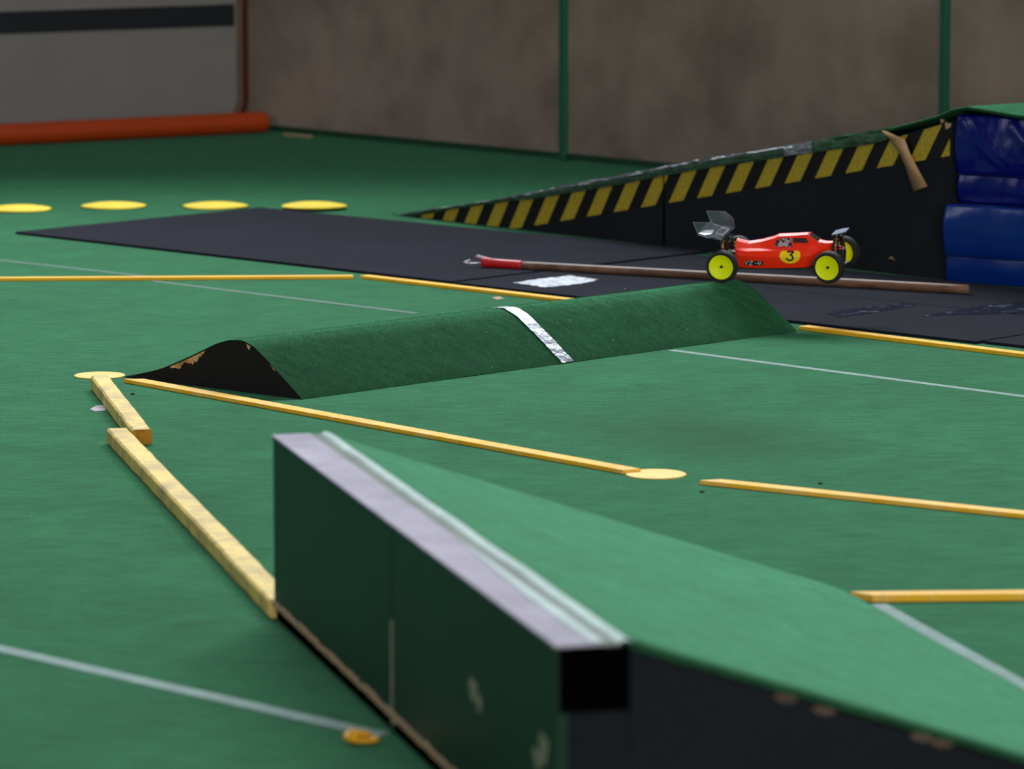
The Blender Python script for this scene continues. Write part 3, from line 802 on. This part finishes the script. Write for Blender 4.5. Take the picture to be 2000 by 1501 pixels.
# bent amber marker beside the foreground ramp
c = G(709, 1449); V, Fc = [], []
mk = empty('bent_marker', c, 'small bent bright yellow plastic marker at the base of the foreground ramp', 'marker')
for nm, zz, rx, ry, ox, oy, ang in (('lower_leaf', .002, .024, .015, 0, 0, 0), ('upper_leaf', .011, .018, .011, -.004, .003, .35)):
    V = []; n = 18
    for k in range(n):
        a_ = 2*math.pi*k/n; V.append(Vector((rx*math.cos(a_)+ox, ry*math.sin(a_)+oy, zz+.004*math.cos(a_)*(-1 if nm == 'upper_leaf' else 0))))
    R_ = Matrix.Rotation(ang, 3, 'Z'); V = [c+(R_ @ v) for v in V]
    V, Fc = plate(V, UP*.006); mesh_obj(nm, V, Fc, M_YMARK, mk, bevel=.0018)
V, Fc = tube([c+Vector((-.024*math.cos(a_), .011*math.sin(a_), .009)) for a_ in [(-1.3+2.6*i/10) for i in range(11)]], .0055, 8)
mesh_obj('fold', V, Fc, M_YMARK, mk, smooth=True)

# white tape patch on the mat, clear tape patches near the gym mats
def patch(px, z, th, m, name, label, cat, rag=0.0):
    P = [G(x, y, z) for x, y in px]; pl = []
    for a_, b_ in zip(P, P[1:]+P[:1]):
        for k in range(8):
            q = a_+(b_-a_)*k/8; q = q+Vector((rnd.uniform(-rag, rag), rnd.uniform(-rag, rag)*2, 0)) if k else q
            pl.append(q)
    V, Fc = plate(pl, UP*th); o = mesh_obj(name, V, Fc, m)
    c = sum(P, Vector())/len(P)
    for v in o.data.vertices: v.co -= c
    o.location = c; return tag(o, label, cat)
patch([(1002, 552), (1060, 544), (1114, 538), (1140, 542), (1169, 546), (1135, 554), (1066, 561)], MT+.0003, .0008, M_CHALK, 'tape_patch', 'white shiny tape patch on the black mat just below the wooden pole', 'tape', .004)
t = NT('clear_tape_on_mat'); n_ = t.noise(70, 4, .6, t.mapping((.22, 1.6, 1), (0, 0, -.75)))
n4 = t.noise(9, 3, .6)
ff = t.math('GREATER_THAN', t.math('ADD', t.math('MULTIPLY', n_, .7), t.math('MULTIPLY', n4, .3)), .60)
t.set(col=t.mix(ff, srgb(22, 26, 42), srgb(165, 170, 186)), rough=.9, spec=.02); t.bump(n_, .3, .004)  # blue cast in the base colour stands for the gym mats' reflection
M_CLEAR = t.m
patch([(1800, 617), (1925, 596), (2080, 582), (2160, 600), (2060, 610)], MT+.0003, .0006, M_CLEAR, 'tape_patch', 'scuffed dark tape patch with painted blue reflection near the right edge', 'tape', .004)
patch([(1612, 612), (1660, 603), (1770, 592), (1788, 596), (1700, 612), (1640, 620)], MT+.0003, .0006, M_CLEAR, 'tape_patch', 'scuffed dark tape patch on the black mat right of the jump', 'tape', .004)
patch([(176, 799), (188, 792), (204, 791), (210, 797), (205, 802), (185, 803)], .0003, .0008, M_CAPTAPE, 'tape_scrap', 'small grey tape scrap beside the short square timber', 'tape', .001)
patch([(960, 581), (975, 579), (985, 583), (970, 585)], .0003, .0008, M_TAN, 'tape_scrap', 'tiny tan scrap below the lane strip behind the jump', 'scrap', .001)

# debris
V, Fc = [], []
deb = [(1220, 566), (1230, 591), (1112, 628), (1087, 633), (1035, 667), (947, 652), (1250, 617), (1196, 667), (958, 721), (1341, 646), (1500, 640), (650, 663), (575, 685)]
def on_jump(px, py):
    best_ = None
    d = ray(px, py)
    for i in range(len(cp)-1):
        for k in range(4):
            s = cp[i][0]+(cp[i+1][0]-cp[i][0])*k/4; z = cp[i][1]+(cp[i+1][1]-cp[i][1])*k/4
            q = G(px, py, z); r_ = (q-JF-UP*z); sv = r_.dot(perp(JU) if perp(JU).dot(JV) > 0 else -perp(JU))
            tgt = s*JV.dot(perp(JU) if perp(JU).dot(JV) > 0 else -perp(JU))
            if best_ is None or abs(sv-tgt) < best_[0]: best_ = (abs(sv-tgt), q)
        if cp[i][1] >= crest*.995: break
    return best_[1]
Pd = [on_jump(*p)+Vector((.002, -.003, .003)) for p in deb[:11]]
Pd += [G(*p)+UP*.002 for p in ((1062, 722), (1018, 726), (1405, 945), (277, 790), (60, 1010), (245, 778), (800, 960))]
for q in Pd:
    l_ = rnd.uniform(.0015, .0045); a_ = rnd.uniform(0, 3)
    A_ = Vector((math.cos(a_), math.sin(a_), .3))*l_; B_ = Vector((-math.sin(a_), math.cos(a_), .1))*.0012
    v_, f_ = box(q, A_, B_, UP*.0012); n0 = len(V); V += v_; Fc += [tuple(i+n0 for i in f) for f in f_]
tag(mesh_obj('crumbs', V, Fc, simple('wood_crumb', srgb(205, 180, 140), .8)), 'scattered tiny pale wood crumbs on the green carpet', 'crumbs', kind='stuff')
for px, py, lab in ((1371, 961, 'tiny black rubber crumb below the tip of the right-hand lane strip'), (1602, 945, 'tiny black rubber crumb behind the right-hand lane strip'), (259, 770, 'tiny black rubber crumb between the short timber and the lane strip')):
    q = G(px, py); V, Fc = lathe([(.0003, .004), (.003, .0035), (.0045, .0015), (.003, 0), (.0003, 0)], 8, 'z')
    for v in V: v.x *= 1.3
    o = mesh_obj('rubber_crumb', V, Fc, M_BLACK); o.location = q; tag(o, lab, 'crumb')
# wood slivers at the wall foot
q0, q1 = VP(582, 270, C0, WD)[0], VP(628, 275, C0, WD)[0]
V, Fc = box(C0+WD*q0+WN*.05, WD*(q1-q0), WN*.03, UP*.008)
tag(mesh_obj('wood_sliver', V, Fc, M_TAN), 'tan wood sliver on the floor against the foot of the back wall', 'wood')

# ------------------------------------------------------------------ wooden pole with hook
rl, rr_ = .0112, .0128
def at(px, py, z): return G(px, py, z)
z0 = MT+.001
PL = at(1018, 517.5, z0+rl); PR = at(1891, 565, z0+rr_)
pd = (PR-PL).normalized()
pole = empty('hook_pole', Vector(((PL.x+PR.x)/2, (PL.y+PR.y)/2, MT)), 'brown wooden pole with a red taped end and wire hook lying across the black mats', 'pole')
n = 30; pts = [PL+(PR-PL)*i/n for i in range(n+1)]
rs_ = [rl+(rr_-rl)*i/n for i in range(n+1)]
pts.append(PR+pd*.003); rs_.append(rr_*.82)
V, Fc = tube(pts, rl, 20, rs=rs_); mesh_obj('shaft', V, Fc, M_ROD, pole, smooth=True)
SL = at(945, 512.5, z0+.013)
m_ = PL+pd*.004; sd_ = (SL-m_)
pts = [m_+sd_*t_ for t_ in (0, .05, .4, .75, .85, .93, 1.0)]
V, Fc = tube(pts, .013, 18, rs=[.0122, .013, .0133, .0135, .0145, .0165, .018])
# flatten the flared end into a fish tail
for v in V:
    tt_ = (v-m_).dot(sd_)/sd_.length_squared
    if tt_ > .8: v.z = z0+.013+(v.z-z0-.013)*(1.0)
    v.z = max(v.z, z0-.0005)
mesh_obj('red_sleeve', V, Fc, M_REDS, pole, smooth=True)
e0 = m_+sd_*.80
V, Fc = plate([e0+UP*.012, e0+sd_.normalized()*.045+UP*.022, e0+sd_.normalized()*.052+UP*.017, e0+sd_.normalized()*.03+UP*.012, e0+sd_.normalized()*-.015+UP*.0125], perp(sd_.normalized())*.006)
o = mesh_obj('tape_tail', V, Fc, M_PINK, pole); o['label'] = 'pale pink tape flap'
hk = [at(946, 513, z0+.012), at(925, 514, z0+.011), at(912, 514, z0+.011), at(906, 512.5, z0+.012), at(908, 511, z0+.014), at(914, 509, z0+.018), at(918, 507, z0+.021)]
V, Fc = tube(hk, .0022, 8, rs=[.002, .002, .0022, .0024, .0024, .002, .0014]); mesh_obj('hook', V, Fc, M_WIRE, pole, smooth=True)

# ------------------------------------------------------------------ the buggy
M_BODY = simple('orange_red_lexan', srgb(255, 50, 18), .42, .02, 20, coat=.05, crough=.1, spec=.14)
M_BODYD = simple('black_trim', srgb(20, 20, 22), .5)
M_TYRE = simple('tyre_rubber', srgb(26, 26, 27), .75, .2, 200)
M_RIM = simple('neon_yellow_plastic', srgb(240, 248, 6), .45, .04, 60, spec=.2)
M_NUT = simple('dark_nut', srgb(70, 60, 30), .4, .1, 60, metal=.7)
M_BRONZE = simple('bronze_shock', srgb(120, 88, 58), .3, .1, 60, metal=.8)
M_SPRING = simple('dark_spring', srgb(40, 36, 34), .35, .1, 60, metal=.6)
M_CARB = simple('black_composite', srgb(24, 25, 28), .4, .1, 60)
M_STEEL = simple('steel_link', srgb(130, 130, 136), .3, .1, 60, metal=.8)
M_REDAL = simple('red_anodised', srgb(190, 22, 30), .3, .1, 60, metal=.5)
M_GREYW = simple('grey_blue_composite', srgb(104, 120, 146), .3, .06, 40)
M_NYEL = simple('decal_yellow', srgb(255, 212, 10), .35, .03, 50)
M_NBLK = simple('decal_black', srgb(16, 14, 14), .4, .03, 50)
M_NSIL = simple('decal_silver', srgb(205, 205, 210), .35, .05, 50)
t = NT('smoked_window'); nz1 = t.noise(140, 2, .5, t.mapping((1, 1, .6)))
t.set(col=t.ramp(nz1, [(.46, srgb(52, 34, 34)), (.60, srgb(190, 170, 172))]), rough=.15, coat=.5)
M_WIN = t.m
M_WIND = simple('dark_window', srgb(58, 40, 42), .12, .3, 120, coat=.6)
M_WTRIM = simple('window_edge', srgb(226, 120, 104), .3, .05, 60)
t = NT('clear_lexan'); t.m.node_tree.nodes.remove(t.b)
out = [q for q in t.t.nodes if q.type == 'OUTPUT_MATERIAL'][0]
gl = t.n('ShaderNodeBsdfGlossy'); gl.inputs['Roughness'].default_value = .12; gl.inputs['Color'].default_value = (.9, .93, 1, 1)
tr = t.n('ShaderNodeBsdfTransparent'); tr.inputs['Color'].default_value = (.86, .87, .9, 1)
df = t.n('ShaderNodeBsdfDiffuse'); df.inputs['Color'].default_value = (.6, .62, .68, 1)
fr_ = t.n('ShaderNodeFresnel'); fr_.inputs['IOR'].default_value = 1.55
mx1 = t.n('ShaderNodeMixShader'); mx2 = t.n('ShaderNodeMixShader'); mx1.inputs[0].default_value = .05
t.l(tr.outputs[0], mx1.inputs[1]); t.l(df.outputs[0], mx1.inputs[2])
t.l(fr_.outputs[0], mx2.inputs[0]); t.l(mx1.outputs[0], mx2.inputs[1]); t.l(gl.outputs[0], mx2.inputs[2])
bp_ = t.n('ShaderNodeBump'); bp_.inputs['Strength'].default_value = .3; bp_.inputs['Distance'].default_value = .004
t.l(t.noise(30, 2), bp_.inputs['Height']); t.l(bp_.outputs[0], gl.inputs['Normal'])
t.l(mx2.outputs[0], out.inputs[0]); M_LEXAN = t.m

RW, RR, FR = .121, .0425, .0425
WBASE = .285
root = empty('rc_buggy', (0, 0, 0), 'red radio-controlled buggy with neon yellow wheels and number 3, hopping off the jump', 'toy car')
yaw, roll, pitch = math.radians(-15.0), math.radians(5.2), math.radians(-1.1)
fwd = Vector((math.cos(yaw), math.sin(yaw), 0)); lat = Vector((-math.sin(yaw), math.cos(yaw), 0))
Rm = Matrix.Rotation(yaw, 4, 'Z') @ Matrix.Rotation(pitch, 4, 'Y') @ Matrix.Rotation(roll, 4, 'X')
# rear near wheel centre stands on the crest
wc = G(1410.5, 519.5, crest+.001+RR)
off = Rm @ Vector((0, -RW+.018, 0))
loc = wc-off
root.matrix_world = Matrix.Translation(loc) @ Rm
root.rotation_mode = 'XYZ'
def bp2(name, V, Fc, m, parent=root, smooth=False, bevel=0, mtx=None):
    if mtx is not None: V = [mtx @ Vector(v) for v in V]
    return mesh_obj(name, V, Fc, m, parent, smooth=smooth, off=False, bevel=bevel)
# body sections: x, [(half width, z) from bottom edge to centre top]
secs = [
 (.012, [(.036, -.013), (.040, .006), (.037, .026), (.028, .040), (.017, .050), (0, .053)]),
 (.020, [(.042, -.014), (.046, .006), (.043, .024), (.030, .037), (.017, .046), (0, .050)]),
 (.045, [(.052, -.014), (.056, .006), (.048, .022), (.030, .033), (.016, .041), (0, .045)]),
 (.080, [(.054, -.014), (.060, .006), (.051, .024), (.031, .035), (.018, .047), (0, .050)]),
 (.115, [(.054, -.014), (.060, .006), (.051, .024), (.032, .036), (.020, .056), (0, .059)]),
 (.128, [(.054, -.014), (.060, .006), (.051, .024), (.032, .037), (.021, .062), (0, .065)]),
 (.165, [(.053, -.013), (.058, .006), (.050, .025), (.032, .038), (.021, .064), (0, .067)]),
 (.208, [(.049, -.012), (.053, .007), (.047, .026), (.031, .039), (.019, .067), (0, .069)]),
 (.220, [(.046, -.010), (.049, .008), (.044, .027), (.030, .039), (.020, .059), (0, .061)]),
 (.236, [(.034, .004), (.038, .014), (.036, .028), (.028, .038), (.021, .048), (0, .050)]),
 (.255, [(.027, .018), (.029, .024), (.028, .032), (.024, .038), (.018, .044), (0, .046)]),
 (.276, [(.020, .026), (.021, .030), (.020, .034), (.019, .037), (.014, .041), (0, .042)]),
]
secs = [(x+.010-.006*(x/.276), [(p[0][0], p[0][1]), (p[1][0], p[1][1]+.012), (p[2][0], p[2][1]+.008 if x < .23 else p[2][1]+.001), (p[3][0], max(p[3][1]+.001, p[2][1]+.0105) if x < .23 else p[3][1]+.001), (p[4][0], max(p[4][1]+.003, p[2][1]+.0135)), (0, max(p[5][1]+.004, p[2][1]+.016))]) for x, p in secs]
def sect(x):
    if x <= secs[0][0]: return secs[0][1]
    for (a_, pa), (b_, pb) in zip(secs[:-1], secs[1:]):
        if x <= b_:
            k = (x-a_)/(b_-a_); return [(p[0]+(q[0]-p[0])*k, p[1]+(q[1]-p[1])*k) for p, q in zip(pa, pb)]
    return secs[-1][1]
def ysurf(x, z):
    s = sect(x)
    for (y0, z0_), (y1, z1_) in zip(s[:-1], s[1:]):
        if z <= z1_: 
            k = (z-z0_)/(z1_-z0_) if z1_ > z0_ else 0; return y0+(y1-y0)*max(0, k)
    return 0
V, Fc = [], []
xs = [s[0] for s in secs]; m_ = 11
for x, p in secs:
    for y, z in p: V.append(Vector((x, -y, z)))
    for y, z in reversed(p[:-1]): V.append(Vector((x, y, z)))
for i in range(len(secs)-1):
    for k in range(m_-1): Fc.append((i*m_+k, (i+1)*m_+k, (i+1)*m_+k+1, i*m_+k+1))
    Fc.append((i*m_+10, (i+1)*m_+10, (i+1)*m_, i*m_))
Fc.append(tuple(range(m_))); Fc.append(tuple(reversed([(len(secs)-1)*m_+k for k in range(m_)])))
bd_ = bp2('body_shell', V, Fc, M_BODY, smooth=True)
md = bd_.modifiers.new('bev', 'BEVEL'); md.width = .0022; md.segments = 3; md.limit_method = 'ANGLE'; md.angle_limit = math.radians(12)
# windows
def skin(name, ptsxz, m, side_=-1, off=.0006, parent=root):
    n_ = len(ptsxz); cx_ = sum(p[0] for p in ptsxz)/n_; cz_ = sum(p[1] for p in ptsxz)/n_
    V, Fc = [], []; R = 7
    for r in range(R+1):
        for x, z in ptsxz:
            xx, zz = cx_+(x-cx_)*r/R, cz_+(z-cz_)*r/R; V.append(Vector((xx, side_*(ysurf(xx, zz)+off), zz)))
    for r in range(R):
        for k in range(n_): Fc.append((r*n_+k, (r+1)*n_+k, (r+1)*n_+(k+1) % n_, r*n_+(k+1) % n_))
    o = bp2(name, V, Fc, m, parent, smooth=False); return o
def dense(pts, k=6):
    out_ = []
    for a_, b_ in zip(pts, pts[1:]+pts[:1]):
        for i in range(k): out_.append((a_[0]+(b_[0]-a_[0])*i/k, a_[1]+(b_[1]-a_[1])*i/k))
    return out_
for s_ in (-1, 1):
    skin('side_window', dense([(.130, .0400), (.172, .0395), (.179, .0460), (.173, .0480), (.173, .0635), (.140, .0600), (.126, .0490)]), M_WIN, s_, .0016)
    skin('side_window', dense([(.177, .0500), (.219, .0495), (.211, .0620), (.177, .0625)]), M_WIND, s_, .0016)
# windscreen
def topq(x, k): # point on windscreen: k -1..1 across
    s = sect(x); y = s[4][0]*k; z = s[4][1]+(s[5][1]-s[4][1])*(1-abs(k)); return Vector((x, y, z))
V = [topq(.217, -.8)+Vector((.001, 0, .001)), topq(.217, .8)+Vector((.001, 0, .001)), topq(.240, .82)+Vector((.001, 0, .001)), topq(.240, -.82)+Vector((.001, 0, .001))]
V2 = [v+Vector((.0012, 0, .0012)) for v in V]
bp2('windscreen', *plate(V2, Vector((-.001, 0, -.001))), M_WIND)
for s_ in (-1, 1):
    a_ = sect(.2145); b_ = sect(.2410)
    bp2('window_pillar', *tube([Vector((.2145, s_*a_[4][0], a_[4][1]+.0004)), Vector((.226, s_*sect(.226)[4][0], sect(.226)[4][1]+.0004)), Vector((.2410, s_*b_[4][0], b_[4][1]+.0006)), Vector((.252, s_*sect(.252)[3][0], sect(.252)[3][1]+.0006))], .0011, 6), M_WTRIM, smooth=True)
# number roundel and figure 3, and the side lettering (ribbons lying on the body)
pts = []
for k in range(28):
    a_ = 2*math.pi*k/28; x, z = .173+.0275*math.cos(a_), .0205+.0215*math.sin(a_); pts.append((x, min(z, .0325)))
dsk = skin('number_roundel', pts, M_NYEL, -1, .0012)
def ribbon(path, wd, off, side_=-1):
    V, Fc = [], []
    fine = []
    for a_, b_ in zip(path[:-1], path[1:]):
        for i in range(5): fine.append((a_[0]+(b_[0]-a_[0])*i/5, a_[1]+(b_[1]-a_[1])*i/5))
    fine.append(path[-1])
    for i, (x, z) in enumerate(fine):
        p0_, p1_ = fine[max(i-1, 0)], fine[min(i+1, len(fine)-1)]
        dx, dz_ = p1_[0]-p0_[0], p1_[1]-p0_[1]; l_ = math.hypot(dx, dz_)+1e-9; nx, nz2 = -dz_/l_*wd/2, dx/l_*wd/2
        for s_ in (-1, 0, 1):
            xx, zz = x+nx*s_, z+nz2*s_; V.append(Vector((xx, side_*(ysurf(xx, zz)+off), zz)))
        if i: 
            for s_ in (0, 1): Fc.append((3*i-3+s_, 3*i-2+s_, 3*i+1+s_, 3*i+s_))
    return V, Fc
three = [(-.6, .92), (.62, .95), (.68, .80), (.05, .30), (.30, .26), (.58, .05), (.66, -.25), (.50, -.62), (.15, -.82), (-.25, -.80), (-.58, -.58), (-.72, -.32)]
three = [(.173+.0130*x, .0185+.0130*z) for x, z in three]
bp2('number_three', *ribbon(three, .0042, .0020), M_NBLK)
def letters(x0, z0_, h_, adv):
    L = {'Y': [[(0, 1), (.45, .5), (.9, 1)], [(.45, .5), (.35, 0)]], 'Z': [[(0, 1), (.85, 1), (.0, 0), (.9, 0)]], '-': [[(.1, .5), (.6, .5)]], '4': [[(.15, 1), (.0, .4), (.85, .4)], [(.75, 1), (.6, 0)]]}
    out_ = []; x = x0
    for ch, a_ in (('Y', 1.15), ('Z', 1.25), ('-', .85), ('4', 1.1)):
        for st_ in L[ch]:
            q = []
            for (u, v) in st_: q.append((x+(u+.25*(v-.5))*h_*.95*adv, z0_+v*h_))
            out_.append(q)
        x += a_*h_*adv
    return out_
lt = letters(.0510, -.0055, .0098, 1.10)
pl = dense([(.0490, -.0067), (.0975, -.0067), (.1010, .0055), (.0525, .0055)], 4)
skin('side_lettering', pl, M_NBLK, -1, .0006)['label'] = 'black backing of the side lettering'
V, Fc = join([ribbon(q, .0019, .0016) for q in lt]); bp2('side_lettering', V, Fc, M_NSIL)['label'] = 'silver letters YZ-4'
# chassis
V, Fc = plate([Vector(p) for p in ((-.035, -.022, -.020), (.02, -.040, -.020), (.20, -.044, -.020), (.235, -.030, -.018), (.315, -.018, -.012), (.315, .018, -.012), (.235, .030, -.018), (.20, .044, -.020), (.02, .040, -.020), (-.035, .022, -.020))], Vector((0, 0, .005)))
bp2('chassis_plate', V, Fc, M_CARB)
V, Fc = box(Vector((-.028, -.018, -.014)), Vector((.052, 0, 0)), Vector((0, .036, 0)), Vector((0, 0, .036))); bp2('rear_gearbox', V, Fc, M_CARB, bevel=.003)
V, Fc = box(Vector((.268, -.016, -.010)), Vector((.040, 0, 0)), Vector((0, .032, 0)), Vector((0, 0, .040))); bp2('front_gearbox', V, Fc, M_CARB, bevel=.003)
# towers
V, Fc = plate([Vector((-.004, y, z)) for y, z in ((-.016, .01), (-.044, .050), (-.038, .058), (-.012, .046), (.012, .046), (.038, .058), (.044, .050), (.016, .01))], Vector((.004, 0, 0))); bp2('rear_shock_tower', V, Fc, M_CARB)
V, Fc = plate([Vector((.284, y, z)) for y, z in ((-.014, .01), (-.034, .058), (-.028, .066), (-.010, .058), (.010, .058), (.028, .066), (.034, .058), (.014, .01))], Vector((.004, 0, 0))); bp2('front_shock_tower', V, Fc, M_CARB)
# shocks
def shock(top_, bot_, r=.0065):
    top_, bot_ = Vector(top_), Vector(bot_); d = bot_-top_
    o = bp2('shock_absorber', *tube([top_, top_+d*.08, top_+d*.10, top_+d*.55, top_+d*.58, top_+d*.60, top_+d], r, 14, rs=[r*.9, r*1.15, r*.85, r*.85, r*.8, .0016, .0016]), M_BRONZE, smooth=True)
    n_ = 70; a1 = d.normalized(); a2 = a1.orthogonal().normalized(); a3 = a1.cross(a2); hp = []
    for i in range(n_):
        t_ = .30+.62*i/(n_-1); an = i/(n_-1)*2*math.pi*6; hp.append(top_+d*t_+(a2*math.cos(an)+a3*math.sin(an))*(r*1.2))
    bp2('spring', *tube(hp, .0011, 6), M_SPRING, parent=o, smooth=True)
    bp2('spring_cup', *tube([top_+d*.90, top_+d*.96], r*1.35, 14), M_BRONZE, parent=o, smooth=True)
    bp2('shock_cap', *tube([top_-d*.05, top_+d*.10], r*1.15, 14, rs=[r*.7, r*1.2]), M_CARB, parent=o, smooth=True)
for s_ in (-1, 1):
    shock((-.010, s_*.040, .056), (-.006, s_*.075, .002), .0070)
    shock((.293, s_*.031, .063), (.292, s_*.066, .003), .0068)
# suspension arms, drive shafts and links
for s_ in (-1, 1):
    for nm, xa, xb in (('rear_arm', 0.0, .0), ('front_arm', WBASE, WBASE)):
        V, Fc = plate([Vector((xa-.022, s_*.020, -.014)), Vector((xa+.022, s_*.020, -.014)), Vector((xb+.010, s_*.095, -.006)), Vector((xb-.010, s_*.095, -.006))], Vector((0, 0, .006)))
        bp2('suspension_arm', V, Fc, M_CARB, bevel=.001)
        bp2('drive_shaft', *tube([Vector((xa, s_*.012, .004)), Vector((xb, s_*.100, 0))], .003, 8), M_STEEL, smooth=True)
        bp2('camber_link', *tube([Vector((xa+.004, s_*.022, .028)), Vector((xb+.002, s_*.092, .018))], .0022, 8), M_CARB, smooth=True)
        V, Fc = box(Vector((xb-.009, s_*.088-.005, -.016)), Vector((.018, 0, 0)), Vector((0, .010, 0)), Vector((0, 0, .036))); bp2('hub_carrier', V, Fc, M_CARB, bevel=.002)
    bp2('steering_link', *tube([Vector((WBASE-.018, s_*.02, .012)), Vector((WBASE-.014, s_*.088, .006))], .0026, 8), M_STEEL, smooth=True)
V, Fc = lathe([(.0002, -.007), (.007, -.006), (.009, 0), (.007, .006), (.0002, .007)], 16, 'y', (WBASE+.012, -.006, .030)); bp2('red_link_ball', V, Fc, M_REDAL, smooth=True)
# wheels
def wheel(x, y, steer, wd, R, out_s):
    mtx = Matrix.Translation((x, y, 0)) @ Matrix.Rotation(steer, 4, 'Z')
    w2 = wd/2; r_ = .0322
    ty = [(r_, -w2*.96), (r_+.002, -w2), (R-.008, -w2*1.02), (R-.003, -w2*.90), (R-.0006, -w2*.62), (R, -w2*.25), (R, w2*.25), (R-.0006, w2*.62), (R-.003, w2*.90), (R-.008, w2*1.02), (r_+.002, w2), (r_, w2*.96)]
    V, Fc = lathe(ty, 56); ty_o = bp2('wheel', V, Fc, M_TYRE, smooth=True, mtx=mtx)
    ty_o['label'] = 'black tyre'
    s = out_s   # outer side sign
    rim_ = [(r_+.0008, -s*w2*.9), (r_+.0008, s*w2*.95), (r_-.0008, s*w2*.98), (r_-.002, s*w2*.90), (.024, s*w2*.74), (.014, s*w2*.60), (.007, s*w2*.52), (.0002, s*w2*.52)]
    V, Fc = lathe(rim_, 48)
    rb = bp2('rim', V, Fc, M_RIM, parent=ty_o, smooth=True, mtx=mtx)
    md_ = rb.modifiers.new('t', 'SOLIDIFY'); md_.thickness = .001
    V, Fc = lathe([(.0002, s*w2*.72), (.0036, s*w2*.72), (.0040, s*w2*.66), (.0045, s*w2*.5)], 6); bp2('wheel_nut', V, Fc, M_NUT, parent=ty_o, mtx=mtx)
    tr_ = []                               # short tread bars
    for row in (-.62, -.2, .2, .62):
        for k in range(40):
            a_ = 2*math.pi*(k+(.5 if row in (-.2, .62) else 0))/40; c_, s2_ = math.cos(a_), math.sin(a_)
            rad = Vector((c_, 0, s2_)); tan = Vector((-s2_, 0, c_)); rr2 = R-(.0006 if abs(row) > .5 else 0)
            tr_.append(box(rad*(rr2-.0012)+Vector((0, row*w2-.0016, 0))-tan*.0012, Vector((0, .0032, 0)), tan*.0024, rad*.0022))
    V, Fc = join(tr_); t_ = bp2('tread_pins', V, Fc, M_TYRE, parent=ty_o, mtx=mtx); t_['kind'] = 'stuff'
wheel(0, -RW+.018-.0, 0, .036, RR-.001, -1); wheel(0, RW-.018, 0, .036, RR-.001, 1)
fs = math.radians(-10)
wheel(WBASE, -RW+.018, fs, .030, FR-.001, -1); wheel(WBASE, RW-.010, fs, .030, FR-.001, 1)
# rear wing with endplates
wy = .083
ep = [(-.079, .113), (-.028, .112), (-.006, .093), (-.004, .066), (-.040, .072), (-.066, .079)]

fl = [(-.070, .085), (-.060, .077), (-.042, .0725), (-.026, .0745), (-.014, .070), (-.004, .066)]
V, Fc = [], []
for i, (x, z) in enumerate(fl):
    for k in range(9):
        y = -wy+2*wy*k/8; V.append(Vector((x, y, z+.004*math.sin(math.pi*k/8)*(1 if 1 < i < 5 else 0))))
    if i:
        for k in range(8): Fc.append(((i-1)*9+k, i*9+k, i*9+k+1, (i-1)*9+k+1))
wg = bp2('rear_wing', V, Fc, M_LEXAN, smooth=True)
wg['label'] = 'clear plastic rear wing'
for s_ in (-1, 1):
    V, Fc = plate([Vector((x, s_*wy, z)) for x, z in ep], Vector((0, s_*.0008, 0))); bp2('end_plate', V, Fc, M_LEXAN, parent=wg)
    e_ = [Vector((x, s_*wy, z)) for x, z in ep]; 
    bp2('plate_edge', *tube(e_+[e_[0]], .0005, 5), simple('lexan_edge', srgb(150, 152, 160), .3) if s_ < 0 else bpy.data.materials['lexan_edge'], parent=wg)
M_WINGLINT = simple('white_wing_glint', srgb(240, 242, 255), .15, .2, 40, coat=.6)  # highlight on the clear wing, painted as a white patch
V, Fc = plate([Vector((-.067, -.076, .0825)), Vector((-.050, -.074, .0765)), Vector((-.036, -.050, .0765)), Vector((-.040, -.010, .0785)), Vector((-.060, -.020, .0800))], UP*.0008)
bp2('wing_patch', V, Fc, M_WINGLINT, parent=wg)
V, Fc = plate([Vector((-.028, -.05, .0775)), Vector((-.008, -.05, .0700)), Vector((-.008, .05, .0700)), Vector((-.028, .05, .0785))], UP*.0006)
bp2('wing_patch', V, Fc, simple('grey_wing_patch', srgb(120, 126, 138), .2, .2, 40), parent=wg)  # flat grey patch on the wing floor
for s_ in (-1, 1):
    V, Fc = plate([Vector((-.006, s_*.012, .030)), Vector((-.008, s_*.012, .060)), Vector((-.016, s_*.012, .0705)), Vector((-.034, s_*.012, .0735)), Vector((-.034, s_*.012, .069)), Vector((-.018, s_*.012, .056)), Vector((-.016, s_*.012, .024))], Vector((0, .004, 0)))
    bp2('wing_mount', V, Fc, M_CARB)
# front plate
V, Fc = plate([Vector((.280, -.030, .069)), Vector((.300, -.032, .074)), Vector((.318, -.026, .077)), Vector((.318, .026, .077)), Vector((.300, .032, .074)), Vector((.280, .030, .069))], UP*.004)
bp2('front_wing', V, Fc, M_GREYW, bevel=.001)
